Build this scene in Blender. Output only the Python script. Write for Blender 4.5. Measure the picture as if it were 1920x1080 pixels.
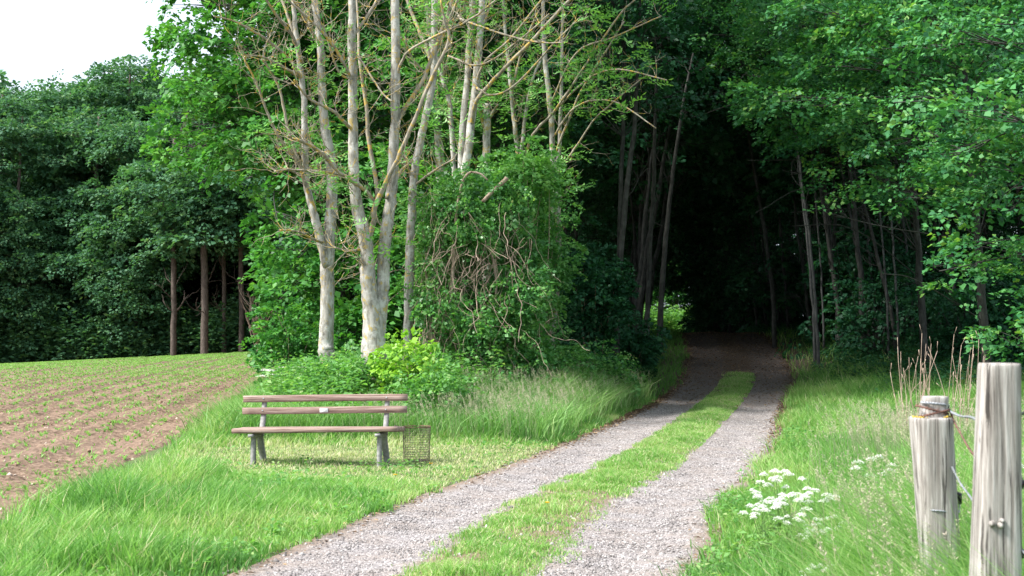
import bpy, math, random
import numpy as np
from math import radians as R

rng = np.random.default_rng(7)
random.seed(7)
for o in list(bpy.data.objects):
    bpy.data.objects.remove(o)
scene = bpy.context.scene
col = scene.collection

# ------------------------------------------------------------------ camera, sky, sun, exposure
F = 2667.0                       # focal length in photo pixels (1920 wide)
CAMZ = 1.5
PITCH = math.atan(80.0 / F)
cam_d = bpy.data.cameras.new('camera')
cam_d.sensor_width = 36.0
cam_d.lens = F / 1920 * 36.0
cam_d.clip_end = 2000
cam_d.dof.use_dof = True
cam_d.dof.focus_distance = 26.0
cam_d.dof.aperture_fstop = 6.5
cam = bpy.data.objects.new('camera', cam_d)
col.objects.link(cam)
cam.location = (0, 0, CAMZ)
cam.rotation_euler = (math.pi / 2 + PITCH, 0, 0)
scene.camera = cam

SUN_EL, SUN_AZ = R(49), R(-110)       # azimuth measured from +Y clockwise
world = bpy.data.worlds.new('World')
scene.world = world
world.use_nodes = True
wn = world.node_tree.nodes
wl = world.node_tree.links
bg = wn['Background']
sky = wn.new('ShaderNodeTexSky')
sky.sky_type = 'NISHITA'
sky.sun_disc = False
sky.sun_elevation = SUN_EL
sky.sun_rotation = SUN_AZ
sky.air_density = 1.0
sky.dust_density = 4.0
sky.ozone_density = 1.0
veil = wn.new('ShaderNodeMix')          # thin white cloud cover over the blue
veil.data_type = 'RGBA'
veil.inputs[0].default_value = 0.85
veil.inputs[7].default_value = (5.0, 5.6, 6.5, 1)
wl.new(sky.outputs[0], veil.inputs[6])
wl.new(veil.outputs[2], bg.inputs[0])
bg.inputs[1].default_value = 0.095

sd = bpy.data.lights.new('sun', 'SUN')
sd.energy = 3.7
sd.angle = R(13)
sd.color = (1.0, 0.97, 0.93)
sun = bpy.data.objects.new('sun', sd)
col.objects.link(sun)
sun.rotation_euler = (math.pi / 2 - SUN_EL, 0, math.pi - SUN_AZ)

scene.view_settings.view_transform = 'Standard'
scene.view_settings.look = 'None'
scene.view_settings.exposure = 1.45
scene.view_settings.gamma = 1.0
cy = scene.cycles
cy.max_bounces = 6
cy.diffuse_bounces = 3
cy.glossy_bounces = 1
cy.transmission_bounces = 3
cy.transparent_max_bounces = 4
cy.caustics_reflective = False
cy.caustics_refractive = False
cy.sample_clamp_indirect = 4.0
cy.use_denoising = True


# ------------------------------------------------------------------ helpers
def px(x, y, d):
    """photo pixel (x, y) at world depth d -> world point"""
    a = (x - 960.0) / F
    b = (540.0 - y) / F
    dy = math.cos(PITCH) - b * math.sin(PITCH)
    dz = math.sin(PITCH) + b * math.cos(PITCH)
    s = d / dy
    return np.array([a * s, d, CAMZ + dz * s])


def proj(P):
    P = np.asarray(P, float)
    rz = P[:, 2] - CAMZ
    fw = P[:, 1] * math.cos(PITCH) + rz * math.sin(PITCH)
    up = -P[:, 1] * math.sin(PITCH) + rz * math.cos(PITCH)
    return 960 + F * P[:, 0] / fw, 540 - F * up / fw


def in_poly(x, y, poly):
    inside = np.zeros(len(x), bool)
    n = len(poly)
    j = n - 1
    for i in range(n):
        xi, yi = poly[i]
        xj, yj = poly[j]
        c = ((yi > y) != (yj > y)) & (x < (xj - xi) * (y - yi) / (yj - yi + 1e-9) + xi)
        inside ^= c
        j = i
    return inside


def sstep(x, a, b):
    t = np.clip((np.asarray(x, float) - a) / (b - a), 0, 1)
    return t * t * (3 - 2 * t)


def _hash(ix, iy, seed):
    h = (ix.astype(np.int64) * 374761393 + iy.astype(np.int64) * 668265263 + seed * 1442695041) & 0x7fffffff
    h = (h ^ (h >> 13)) * 1274126177 & 0x7fffffff
    return ((h ^ (h >> 16)) & 0xffff) / 65535.0


def vnoise(x, y, seed=0):
    x = np.asarray(x, float); y = np.asarray(y, float)
    ix = np.floor(x); iy = np.floor(y)
    fx = x - ix; fy = y - iy
    fx = fx * fx * (3 - 2 * fx); fy = fy * fy * (3 - 2 * fy)
    a = _hash(ix, iy, seed); b = _hash(ix + 1, iy, seed)
    c = _hash(ix, iy + 1, seed); d = _hash(ix + 1, iy + 1, seed)
    return (a * (1 - fx) + b * fx) * (1 - fy) + (c * (1 - fx) + d * fx) * fy


def fbm(x, y, seed=0, oct=4):
    s = 0; a = 0.5; t = 0
    for i in range(oct):
        s = s + a * vnoise(x, y, seed + i); t += a
        a *= 0.5; x = np.asarray(x) * 2.03 + 11.3; y = np.asarray(y) * 2.03 + 5.7
    return s / t


class Buf:
    def __init__(self):
        self.v = []; self.q = []; self.t = []; self.rq = []; self.rt = []; self.n = 0

    def add(self, verts, quads=None, tris=None, rq=None, rt=None):
        verts = np.asarray(verts, float).reshape(-1, 3)
        if quads is not None and len(quads):
            quads = np.asarray(quads).reshape(-1, 4)
            self.q.append(quads + self.n)
            self.rq.append(np.full(len(quads), 0.5) if rq is None else rq)
        if tris is not None and len(tris):
            tris = np.asarray(tris).reshape(-1, 3)
            self.t.append(tris + self.n)
            self.rt.append(np.full(len(tris), 0.5) if rt is None else rt)
        self.v.append(verts)
        self.n += len(verts)

    def build(self, name, mat, parent=None, smooth=False, origin=None, uv=None):
        V = np.concatenate(self.v) if self.v else np.zeros((0, 3))
        if origin is not None:
            V = V - np.asarray(origin)
        nq = sum(len(a) for a in self.q); nt = sum(len(a) for a in self.t)
        Q = np.concatenate(self.q).ravel() if nq else np.zeros(0, int)
        T = np.concatenate(self.t).ravel() if nt else np.zeros(0, int)
        me = bpy.data.meshes.new(name)
        me.vertices.add(len(V))
        me.vertices.foreach_set('co', V.astype(np.float32).ravel())
        me.loops.add(len(Q) + len(T))
        me.loops.foreach_set('vertex_index', np.concatenate([Q, T]).astype(np.int32))
        me.polygons.add(nq + nt)
        starts = np.concatenate([np.arange(nq) * 4, nq * 4 + np.arange(nt) * 3]).astype(np.int32)
        me.polygons.foreach_set('loop_start', starts)
        me.update(calc_edges=True)
        at = me.attributes.new('rnd', 'FLOAT', 'FACE')
        r = np.concatenate(self.rq + self.rt) if (self.rq or self.rt) else np.zeros(0)
        at.data.foreach_set('value', r.astype(np.float32))
        if smooth:
            me.polygons.foreach_set('use_smooth', np.ones(nq + nt, bool))
        if uv is not None:
            ul = me.uv_layers.new(name='UVMap')
            li = np.concatenate([Q, T])
            ul.data.foreach_set('uv', np.asarray(uv)[li].astype(np.float32).ravel())
        if mat is not None:
            me.materials.append(mat)
        ob = bpy.data.objects.new(name, me)
        col.objects.link(ob)
        if parent is not None:
            ob.parent = parent
        return ob


def tag(o, label=None, cat=None, group=None, kind=None):
    if label: o['label'] = label
    if cat: o['category'] = cat
    if group: o['group'] = group
    if kind: o['kind'] = kind
    return o


def empty(name, loc, label, cat, group=None, rz=0):
    o = bpy.data.objects.new(name, None)
    col.objects.link(o)
    o.location = loc
    o.rotation_euler = (0, 0, rz)
    o.empty_display_size = 0.2
    return tag(o, label, cat, group)


def copy_tree(o, parent=None):
    c = o.copy()
    col.objects.link(c)
    c.parent = parent
    for ch in list(o.children):
        copy_tree(ch, c)
    return c


def norm(v):
    v = np.asarray(v, float)
    return v / (np.linalg.norm(v, axis=-1, keepdims=True) + 1e-9)


def catmull(P, n=5):
    P = np.asarray(P, float)
    if len(P) < 3:
        t = np.linspace(0, 1, n * (len(P) - 1) + 1)[:, None]
        return P[0] * (1 - t) + P[-1] * t
    E = np.vstack([2 * P[0] - P[1], P, 2 * P[-1] - P[-2]])
    out = []
    for i in range(1, len(E) - 2):
        p0, p1, p2, p3 = E[i - 1], E[i], E[i + 1], E[i + 2]
        for k in range(n):
            t = k / n
            out.append(0.5 * ((2 * p1) + (-p0 + p2) * t + (2 * p0 - 5 * p1 + 4 * p2 - p3) * t * t + (-p0 + 3 * p1 - 3 * p2 + p3) * t ** 3))
    out.append(E[-2])
    return np.array(out)


def tube(buf, P, r, ns=8, lump=0.0, cap=True, flat=None):
    P = np.asarray(P, float)
    n = len(P)
    r = np.broadcast_to(np.asarray(r, float), (n,))
    T = np.gradient(P, axis=0)
    T = norm(T)
    ref = np.array([1.0, 0, 0]) if abs(T[0][0]) < 0.8 else np.array([0, 1.0, 0])
    A = norm(ref - T * (T @ ref)[:, None])
    B = np.cross(T, A)
    an = np.arange(ns) * 2 * math.pi / ns
    rr = r[:, None] * np.ones(ns)
    if lump > 0:
        rr = rr * (1 + lump * (rng.random((n, ns)) - 0.5) * 2)
    V = P[:, None, :] + rr[:, :, None] * (np.cos(an)[None, :, None] * A[:, None, :] + np.sin(an)[None, :, None] * B[:, None, :])
    i = np.arange(n - 1)[:, None]; j = np.arange(ns)[None, :]
    q = np.stack([i * ns + j, i * ns + (j + 1) % ns, (i + 1) * ns + (j + 1) % ns, (i + 1) * ns + j], -1).reshape(-1, 4)
    V = V.reshape(-1, 3)
    tris = None
    if cap:
        V = np.vstack([V, P[0], P[-1]])
        k = np.arange(ns)
        t0 = np.stack([np.full(ns, n * ns), (k + 1) % ns, k], -1)
        t1 = np.stack([np.full(ns, n * ns + 1), (n - 1) * ns + k, (n - 1) * ns + (k + 1) % ns], -1)
        tris = np.vstack([t0, t1])
    buf.add(V, q, tris)


def leaves(buf, C, D, N, L, W, rnd, fold=0.12):
    """folded rhombic leaves: base C, axis D, normal N"""
    n = len(C)
    S = norm(np.cross(D, N))
    N = np.cross(S, D)
    L = np.broadcast_to(L, (n,))[:, None]; W = np.broadcast_to(W, (n,))[:, None]
    v = np.empty((n, 4, 3))
    v[:, 0] = C
    v[:, 1] = C + D * L * 0.5 + S * W * 0.5 + N * W * fold
    v[:, 2] = C + D * L - N * L * 0.12
    v[:, 3] = C + D * L * 0.5 - S * W * 0.5 + N * W * fold
    q = np.arange(n * 4).reshape(n, 4)
    buf.add(v.reshape(-1, 3), q, rq=np.broadcast_to(rnd, (n,)).astype(float))


def sprays(buf, C, OUT, size, K, leaf, droop=0.3, jit=0.55, up=0.8, wfac=0.75, flat=0.45, crnd=None):
    """leafy twigs: each a flat fan of K leaves"""
    C = np.asarray(C, float); n = len(C)
    if n == 0: return
    size = np.broadcast_to(size, (n,))
    X = OUT.copy()
    X[:, 2] = X[:, 2] * 0.4 - droop * (0.3 + rng.random(n))
    X = norm(X + rng.normal(0, 0.2, (n, 3)))
    Nn = norm(np.array([0, 0, 1.0]) * up + OUT * (1 - up) + rng.normal(0, 0.22, (n, 3)))
    Y = norm(np.cross(Nn, X)); Nn = np.cross(X, Y)
    t = rng.random((n, K)) ** 0.8
    s = (rng.random((n, K)) * 2 - 1)
    wd = flat * (1.15 - np.abs(t - 0.45) * 1.2)
    pos = C[:, None] + X[:, None] * (t * size[:, None])[..., None] + Y[:, None] * (s * wd * size[:, None])[..., None] \
        + Nn[:, None] * ((rng.normal(0, 0.05, (n, K)) - 0.22 * t * t - 0.12 * s * s) * size[:, None])[..., None]
    D = norm(X[:, None] * 0.7 + Y[:, None] * (np.sign(s) * (0.4 + 0.5 * np.abs(s)))[..., None] + rng.normal(0, 0.3, (n, K, 3)))
    NN = norm(Nn[:, None] + rng.normal(0, jit, (n, K, 3)))
    if crnd is None: crnd = rng.random(n)
    rv = np.clip(crnd[:, None] * 0.55 + rng.random((n, K)) * 0.45, 0, 1)
    L = leaf * (np.repeat(0.65 + 0.7 * rng.random(n), K)) * (0.7 + 0.6 * rng.random(n * K))
    leaves(buf, pos.reshape(-1, 3), D.reshape(-1, 3), NN.reshape(-1, 3), L, L * wfac, rv.ravel())


def sph(n):
    return norm(rng.normal(0, 1, (n, 3)))


# ------------------------------------------------------------------ terrain
PC = np.array([(-40, -6.0), (0, -1.9), (6, -0.95), (8.7, -0.29), (12.1, 0.36), (16.7, 1.63), (22.2, 2.8), (30.8, 4.6), (36, 5.75), (42, 6.6), (48, 7.2), (52, 7.5), (60, 7.7), (70, 8.0), (80, 9.0), (90, 10.2), (130, 15), (400, 30)])
FINE_Y = np.linspace(-40, 400, 1761)
_pc = np.interp(FINE_Y, PC[:, 0], PC[:, 1])
_k = np.ones(13) / 13
_pc = np.convolve(np.pad(_pc, 6, 'edge'), _k, 'valid')


def pathx(Y):
    return np.interp(Y, FINE_Y, _pc)


def field_edge(Y):      # X of the boundary between verge and field (field lies to the left)
    return np.interp(Y, [-20, 8, 12.9, 22.2, 33, 67, 110, 400], [-3.1, -3.4, -3.9, -4.4, -5.55, -9.7, -14.8, -40])


def H(X, Y):
    X = np.asarray(X, float); Y = np.asarray(Y, float)
    prof = 1.42 * sstep(Y, 29, 53) - 0.25 * sstep(Y, 56, 90)
    w = sstep(X, -9 - 0.02 * Y, 1.5)
    zf = (0.25 + np.minimum(0, X + 15.3) * 0.055) * np.clip(Y / 95, 0, 1.6) ** 1.4
    z = zf * (1 - w) + prof * w
    off = X - pathx(Y)
    mound = 0.42 * np.exp(-((X + 1.4) / 2.6) ** 2 - ((Y - 25.5) / 3.6) ** 2) + 0.3 * np.exp(-((X - 1.6) / 1.5) ** 2 - ((Y - 28) / 4.0) ** 2)
    z = z + mound * sstep(-off, 1.6, 2.6)
    z = z + 0.28 * sstep(off, 1.8, 6) * sstep(Y, 14, 30)        # right verge rises a little
    z = z + 0.05 * (fbm(X * 0.6, Y * 0.6, 3) - 0.5) * sstep(np.abs(off), 1.4, 2.4)
    return z


def gpt(X, Y):
    return np.array([X, Y, float(H(X, Y))])


# ------------------------------------------------------------------ materials
def new_mat(name):
    m = bpy.data.materials.new(name)
    m.use_nodes = True
    nt = m.node_tree
    nt.nodes.clear()
    out = nt.nodes.new('ShaderNodeOutputMaterial')
    return m, nt, out


def N(nt, t, **kw):
    n = nt.nodes.new(t)
    for k, v in kw.items():
        setattr(n, k, v)
    return n


def ramp(nt, src, stops, interp='LINEAR'):
    r = nt.nodes.new('ShaderNodeValToRGB')
    r.color_ramp.interpolation = interp
    e = r.color_ramp.elements
    while len(e) < len(stops): e.new(0.5)
    for i, (p, c) in enumerate(stops):
        e[i].position = p
        e[i].color = tuple(c) + ((1,) if len(c) == 3 else ())
    nt.links.new(src, r.inputs[0])
    return r.outputs[0]


def noise(nt, vec, scale, detail=4, rough=0.55, dist=0.0):
    n = nt.nodes.new('ShaderNodeTexNoise')
    n.inputs['Scale'].default_value = scale
    n.inputs['Detail'].default_value = detail
    n.inputs['Roughness'].default_value = rough
    n.inputs['Distortion'].default_value = dist
    if vec is not None: nt.links.new(vec, n.inputs['Vector'])
    return n.outputs['Fac']


def mixc(nt, f, a, b, mode='MIX'):
    m = nt.nodes.new('ShaderNodeMix')
    m.data_type = 'RGBA'; m.blend_type = mode
    for s, v in ((m.inputs[0], f), (m.inputs[6], a), (m.inputs[7], b)):
        if isinstance(v, (int, float)): s.default_value = v
        elif isinstance(v, tuple): s.default_value = v + (1,) if len(v) == 3 else v
        else: nt.links.new(v, s)
    return m.outputs[2]


def leaf_mat(name, stops, trans=0.32, rough=0.5, spec=0.25, tint=(1.25, 1.35, 0.6)):
    m, nt, out = new_mat(name)
    at = N(nt, 'ShaderNodeAttribute', attribute_name='rnd')
    c = ramp(nt, at.outputs['Fac'], stops)
    b = N(nt, 'ShaderNodeBsdfPrincipled')
    b.inputs['Roughness'].default_value = rough
    b.inputs['Specular IOR Level'].default_value = spec
    nt.links.new(c, b.inputs['Base Color'])
    tr = N(nt, 'ShaderNodeBsdfTranslucent')
    nt.links.new(mixc(nt, 1.0, c, tint, 'MULTIPLY'), tr.inputs['Color'])
    mx = N(nt, 'ShaderNodeMixShader')
    mx.inputs[0].default_value = trans
    nt.links.new(b.outputs[0], mx.inputs[1]); nt.links.new(tr.outputs[0], mx.inputs[2])
    nt.links.new(mx.outputs[0], out.inputs[0])
    return m


def bark_mat(name, c1, c2, lichen=0.0, lc=(0.42, 0.25, 0.04), scale=1.0, pale=0.0):
    m, nt, out = new_mat(name)
    tc = N(nt, 'ShaderNodeTexCoord')
    mp = N(nt, 'ShaderNodeMapping')
    mp.inputs['Scale'].default_value = (1, 1, 0.28)
    nt.links.new(tc.outputs['Object'], mp.inputs[0])
    n1 = noise(nt, mp.outputs[0], 14 * scale, 6, 0.65)
    c = ramp(nt, n1, [(0.36, c1), (0.60, c2)])
    n3 = noise(nt, tc.outputs['Object'], 5 * scale, 5, 0.7)
    if pale > 0:
        f = ramp(nt, n3, [(0.5, (0, 0, 0)), (0.62, (pale,) * 3)])
        c = mixc(nt, f, c, (0.62, 0.62, 0.58))
    if lichen > 0:
        n2 = noise(nt, tc.outputs['Object'], 7.5 * scale, 5, 0.75, 0.6)
        f = ramp(nt, n2, [(0.63 - 0.17 * lichen, (0, 0, 0)), (0.66 - 0.17 * lichen, (0.9, 0.9, 0.9))])
        c = mixc(nt, f, c, lc)
    b = N(nt, 'ShaderNodeBsdfPrincipled')
    b.inputs['Roughness'].default_value = 0.85
    b.inputs['Specular IOR Level'].default_value = 0.2
    nt.links.new(c, b.inputs['Base Color'])
    bp = N(nt, 'ShaderNodeBump')
    bp.inputs['Strength'].default_value = 0.6
    bp.inputs['Distance'].default_value = 0.02
    nt.links.new(n1, bp.inputs['Height'])
    nt.links.new(bp.outputs[0], b.inputs['Normal'])
    nt.links.new(b.outputs[0], out.inputs[0])
    return m


def plain_mat(name, c, rough=0.6, metal=0.0, var=0.25, scale=30):
    m, nt, out = new_mat(name)
    tc = N(nt, 'ShaderNodeTexCoord')
    n1 = noise(nt, tc.outputs['Object'], scale, 4)
    lo = tuple(x * (1 - var) for x in c); hi = tuple(min(1, x * (1 + var)) for x in c)
    b = N(nt, 'ShaderNodeBsdfPrincipled')
    nt.links.new(ramp(nt, n1, [(0.3, lo), (0.7, hi)]), b.inputs['Base Color'])
    b.inputs['Roughness'].default_value = rough
    b.inputs['Metallic'].default_value = metal
    nt.links.new(b.outputs[0], out.inputs[0])
    return m


def wood_mat(name, dark, mid, light, axis=2, scale=1.0, crack=0.5, lichen=False):
    m, nt, out = new_mat(name)
    tc = N(nt, 'ShaderNodeTexCoord')
    sc = [38 * scale] * 3
    sc[axis] = 1.3 * scale
    mp = N(nt, 'ShaderNodeMapping')
    mp.inputs['Scale'].default_value = sc
    nt.links.new(tc.outputs['Object'], mp.inputs[0])
    n1 = noise(nt, mp.outputs[0], 1.6, 6, 0.65, 0.3)
    c = ramp(nt, n1, [(0.34, dark), (0.48, mid), (0.64, light)])
    mp2 = N(nt, 'ShaderNodeMapping')
    sc2 = [26 * scale] * 3; sc2[axis] = 1.1 * scale
    mp2.inputs['Scale'].default_value = sc2
    nt.links.new(tc.outputs['Object'], mp2.inputs[0])
    n2 = noise(nt, mp2.outputs[0], 1.7, 5, 0.6, 0.5)
    f = ramp(nt, n2, [(0.37, (crack,) * 3), (0.43, (0, 0, 0))])
    c = mixc(nt, f, c, tuple(x * 0.25 for x in dark))
    n3 = noise(nt, tc.outputs['Object'], 6, 4, 0.6)
    c = mixc(nt, ramp(nt, n3, [(0.48, (0, 0, 0)), (0.7, (0.35, 0.35, 0.35))]), c, mid)
    if lichen:
        n4 = noise(nt, tc.outputs['Object'], 22, 4, 0.7)
        sx = N(nt, 'ShaderNodeSeparateXYZ')
        nt.links.new(tc.outputs['Object'], sx.inputs[0])
    b = N(nt, 'ShaderNodeBsdfPrincipled')
    b.inputs['Roughness'].default_value = 0.8
    b.inputs['Specular IOR Level'].default_value = 0.25
    nt.links.new(c, b.inputs['Base Color'])
    bp = N(nt, 'ShaderNodeBump')
    bp.inputs['Strength'].default_value = 0.7
    bp.inputs['Distance'].default_value = 0.008
    hs_ = N(nt, 'ShaderNodeMath', operation='ADD')
    nt.links.new(n2, hs_.inputs[0]); nt.links.new(n1, hs_.inputs[1])
    nt.links.new(hs_.outputs[0], bp.inputs['Height'])
    nt.links.new(bp.outputs[0], b.inputs['Normal'])
    nt.links.new(b.outputs[0], out.inputs[0])
    return m


M = {}
# leaf colours (young bright to old dark)
M['grass'] = leaf_mat('grass_mat', [(0, (0.075, 0.21, 0.045)), (0.35, (0.145, 0.34, 0.07)), (0.7, (0.24, 0.44, 0.105)), (0.9, (0.34, 0.48, 0.17)), (1, (0.60, 0.57, 0.36))], 0.45, 0.5, 0.3, (1.15, 1.2, 0.8))
M['tall_grass'] = leaf_mat('tall_grass_mat', [(0, (0.08, 0.22, 0.05)), (0.4, (0.15, 0.33, 0.08)), (0.75, (0.25, 0.43, 0.13)), (1, (0.46, 0.50, 0.28))], 0.35, 0.5, 0.3, (1.1, 1.2, 0.7))
M['seed'] = leaf_mat('seed_head_mat', [(0, (0.36, 0.44, 0.20)), (0.5, (0.50, 0.47, 0.32)), (1, (0.66, 0.54, 0.46))], 0.3, 0.7, 0.2, (1, 1, 1))
M['maple'] = leaf_mat('broad_leaf_mat', [(0, (0.022, 0.11, 0.03)), (0.4, (0.05, 0.19, 0.04)), (0.75, (0.09, 0.28, 0.05)), (1, (0.17, 0.37, 0.06))], 0.35, 0.48, 0.28)
M['ash_leaf'] = leaf_mat('ash_leaf_mat', [(0, (0.06, 0.2, 0.05)), (0.5, (0.13, 0.34, 0.08)), (1, (0.26, 0.48, 0.13))], 0.35, 0.45, 0.4)
M['oak'] = leaf_mat('edge_leaf_mat', [(0, (0.018, 0.10, 0.05)), (0.4, (0.045, 0.18, 0.065)), (0.75, (0.10, 0.30, 0.085)), (1, (0.26, 0.44, 0.09))], 0.3, 0.5, 0.28)
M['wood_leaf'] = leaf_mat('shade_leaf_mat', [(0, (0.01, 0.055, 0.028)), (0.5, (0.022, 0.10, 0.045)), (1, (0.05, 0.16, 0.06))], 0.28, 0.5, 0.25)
M['far_haze_leaf'] = leaf_mat('far_haze_leaf_mat', [(0, (0.03, 0.10, 0.055)), (0.5, (0.06, 0.165, 0.08)), (0.85, (0.10, 0.225, 0.095)), (1, (0.19, 0.31, 0.12))], 0.35, 0.6, 0.25)  # paler, bluer leaf tones stand in for distance haze
M['yellow_leaf'] = leaf_mat('young_leaf_mat', [(0, (0.13, 0.34, 0.04)), (1, (0.33, 0.54, 0.07))], 0.35, 0.4, 0.4)
M['herb'] = leaf_mat('herb_mat', [(0, (0.05, 0.16, 0.04)), (0.5, (0.11, 0.29, 0.07)), (0.85, (0.19, 0.38, 0.11)), (1, (0.42, 0.50, 0.22))], 0.42, 0.5, 0.35)
M['ivy'] = leaf_mat('climber_leaf_mat', [(0, (0.04, 0.15, 0.045)), (0.5, (0.10, 0.29, 0.075)), (0.93, (0.21, 0.42, 0.11)), (1, (0.5, 0.34, 0.2))], 0.35, 0.4, 0.45)
M['litter'] = leaf_mat('litter_mat', [(0, (0.07, 0.045, 0.028)), (0.6, (0.17, 0.105, 0.06)), (1, (0.38, 0.27, 0.16))], 0.1, 0.8, 0.2, (1, 1, 1))
M['white_petal'] = leaf_mat('petal_mat', [(0, (0.78, 0.80, 0.70)), (1, (0.9, 0.9, 0.87))], 0.3, 0.6, 0.2, (1, 1, 1))
M['yellow_petal'] = leaf_mat('yellow_petal_mat', [(0, (0.8, 0.5, 0.02)), (1, (0.85, 0.6, 0.03))], 0.2, 0.6, 0.2, (1, 1, 1))
M['stalk'] = leaf_mat('stalk_mat', [(0, (0.07, 0.16, 0.04)), (1, (0.14, 0.24, 0.06))], 0.1, 0.5, 0.3)
M['bark_ash'] = bark_mat('lichened_ash_bark', (0.14, 0.13, 0.105), (0.38, 0.365, 0.325), 0.38, (0.37, 0.28, 0.09), pale=0.5)
M['bark_twig'] = bark_mat('lichened_twig_bark', (0.16, 0.14, 0.105), (0.36, 0.32, 0.25), 0.55, (0.46, 0.31, 0.06))
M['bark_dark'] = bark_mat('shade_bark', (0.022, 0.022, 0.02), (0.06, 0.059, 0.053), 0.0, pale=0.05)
M['bark_pine'] = bark_mat('reddish_bark', (0.05, 0.04, 0.033), (0.13, 0.105, 0.088))
M['vine'] = bark_mat('dry_vine_bark', (0.20, 0.14, 0.10), (0.46, 0.36, 0.28))
M['dry'] = bark_mat('dry_stalk_bark', (0.22, 0.15, 0.11), (0.42, 0.32, 0.25))
M['post'] = wood_mat('weathered_post_wood', (0.12, 0.105, 0.092), (0.28, 0.255, 0.23), (0.48, 0.455, 0.425), 2, 1.0, 0.95)
M['slat'] = wood_mat('brown_slat_wood', (0.13, 0.08, 0.062), (0.255, 0.175, 0.145), (0.40, 0.31, 0.265), 0, 1.0, 0.4)
M['concrete'] = plain_mat('support_concrete', (0.25, 0.245, 0.235), 0.85, 0, 0.3, 40)
M['galv'] = plain_mat('galvanised_wire', (0.33, 0.35, 0.37), 0.5, 0.5)
M['rust'] = plain_mat('rusty_wire', (0.15, 0.075, 0.055), 0.8, 0.2, 0.5)
M['basket'] = plain_mat('basket_wire', (0.13, 0.10, 0.08), 0.6, 0.4, 0.5)
M['black'] = plain_mat('black_plastic', (0.01, 0.01, 0.012), 0.4)
M['plaque'] = plain_mat('white_plaque', (0.75, 0.76, 0.78), 0.4)
M['stone'] = leaf_mat('stone_mat', [(0, (0.11, 0.10, 0.095)), (0.5, (0.27, 0.245, 0.235)), (0.85, (0.37, 0.345, 0.33)), (1, (0.5, 0.47, 0.45))], 0.0, 0.8, 0.2)


def ground_mat():
    m, nt, out = new_mat('turf_soil')
    tc = N(nt, 'ShaderNodeTexCoord')
    n1 = noise(nt, tc.outputs['Object'], 1.5, 6, 0.65)
    n2 = noise(nt, tc.outputs['Object'], 30, 4, 0.7)
    c = ramp(nt, n1, [(0.3, (0.05, 0.075, 0.02)), (0.6, (0.09, 0.14, 0.03)), (0.8, (0.15, 0.14, 0.06))])
    c = mixc(nt, ramp(nt, n2, [(0.5, (0, 0, 0)), (0.7, (0.6, 0.6, 0.6))]), c, (0.12, 0.09, 0.045))
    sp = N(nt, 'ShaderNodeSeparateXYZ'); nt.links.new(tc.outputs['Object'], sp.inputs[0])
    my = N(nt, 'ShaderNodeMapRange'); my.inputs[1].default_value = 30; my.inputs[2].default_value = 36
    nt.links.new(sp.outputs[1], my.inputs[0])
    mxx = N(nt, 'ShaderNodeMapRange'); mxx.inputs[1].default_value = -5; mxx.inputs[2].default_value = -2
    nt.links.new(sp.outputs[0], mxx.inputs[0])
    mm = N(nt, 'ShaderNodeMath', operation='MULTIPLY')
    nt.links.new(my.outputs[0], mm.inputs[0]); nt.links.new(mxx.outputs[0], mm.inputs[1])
    floor_c = ramp(nt, n2, [(0.3, (0.035, 0.028, 0.02)), (0.7, (0.10, 0.07, 0.045))])      # leaf mould on the wood floor, also darkened in place of tree shade
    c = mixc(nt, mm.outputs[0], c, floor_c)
    b = N(nt, 'ShaderNodeBsdfPrincipled')
    b.inputs['Roughness'].default_value = 0.95
    nt.links.new(c, b.inputs['Base Color'])
    bp = N(nt, 'ShaderNodeBump'); bp.inputs['Distance'].default_value = 0.03
    nt.links.new(n2, bp.inputs['Height']); nt.links.new(bp.outputs[0], b.inputs['Normal'])
    nt.links.new(b.outputs[0], out.inputs[0])
    return m


def soil_mat():
    m, nt, out = new_mat('ploughed_soil')
    tc = N(nt, 'ShaderNodeTexCoord')
    n1 = noise(nt, tc.outputs['Object'], 0.35, 6, 0.6)
    n2 = noise(nt, tc.outputs['Object'], 13, 6, 0.75)
    c = ramp(nt, n2, [(0.36, (0.065, 0.042, 0.029)), (0.5, (0.18, 0.12, 0.082)), (0.64, (0.33, 0.235, 0.17))])
    c = mixc(nt, ramp(nt, n1, [(0.4, (0, 0, 0)), (0.65, (0.45, 0.45, 0.45))]), c, (0.27, 0.19, 0.14))
    b = N(nt, 'ShaderNodeBsdfPrincipled')
    b.inputs['Roughness'].default_value = 0.95
    b.inputs['Specular IOR Level'].default_value = 0.15
    nt.links.new(c, b.inputs['Base Color'])
    bp = N(nt, 'ShaderNodeBump'); bp.inputs['Distance'].default_value = 0.05; bp.inputs['Strength'].default_value = 0.8
    nt.links.new(n2, bp.inputs['Height']); nt.links.new(bp.outputs[0], b.inputs['Normal'])
    nt.links.new(b.outputs[0], out.inputs[0])
    return m


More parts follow.
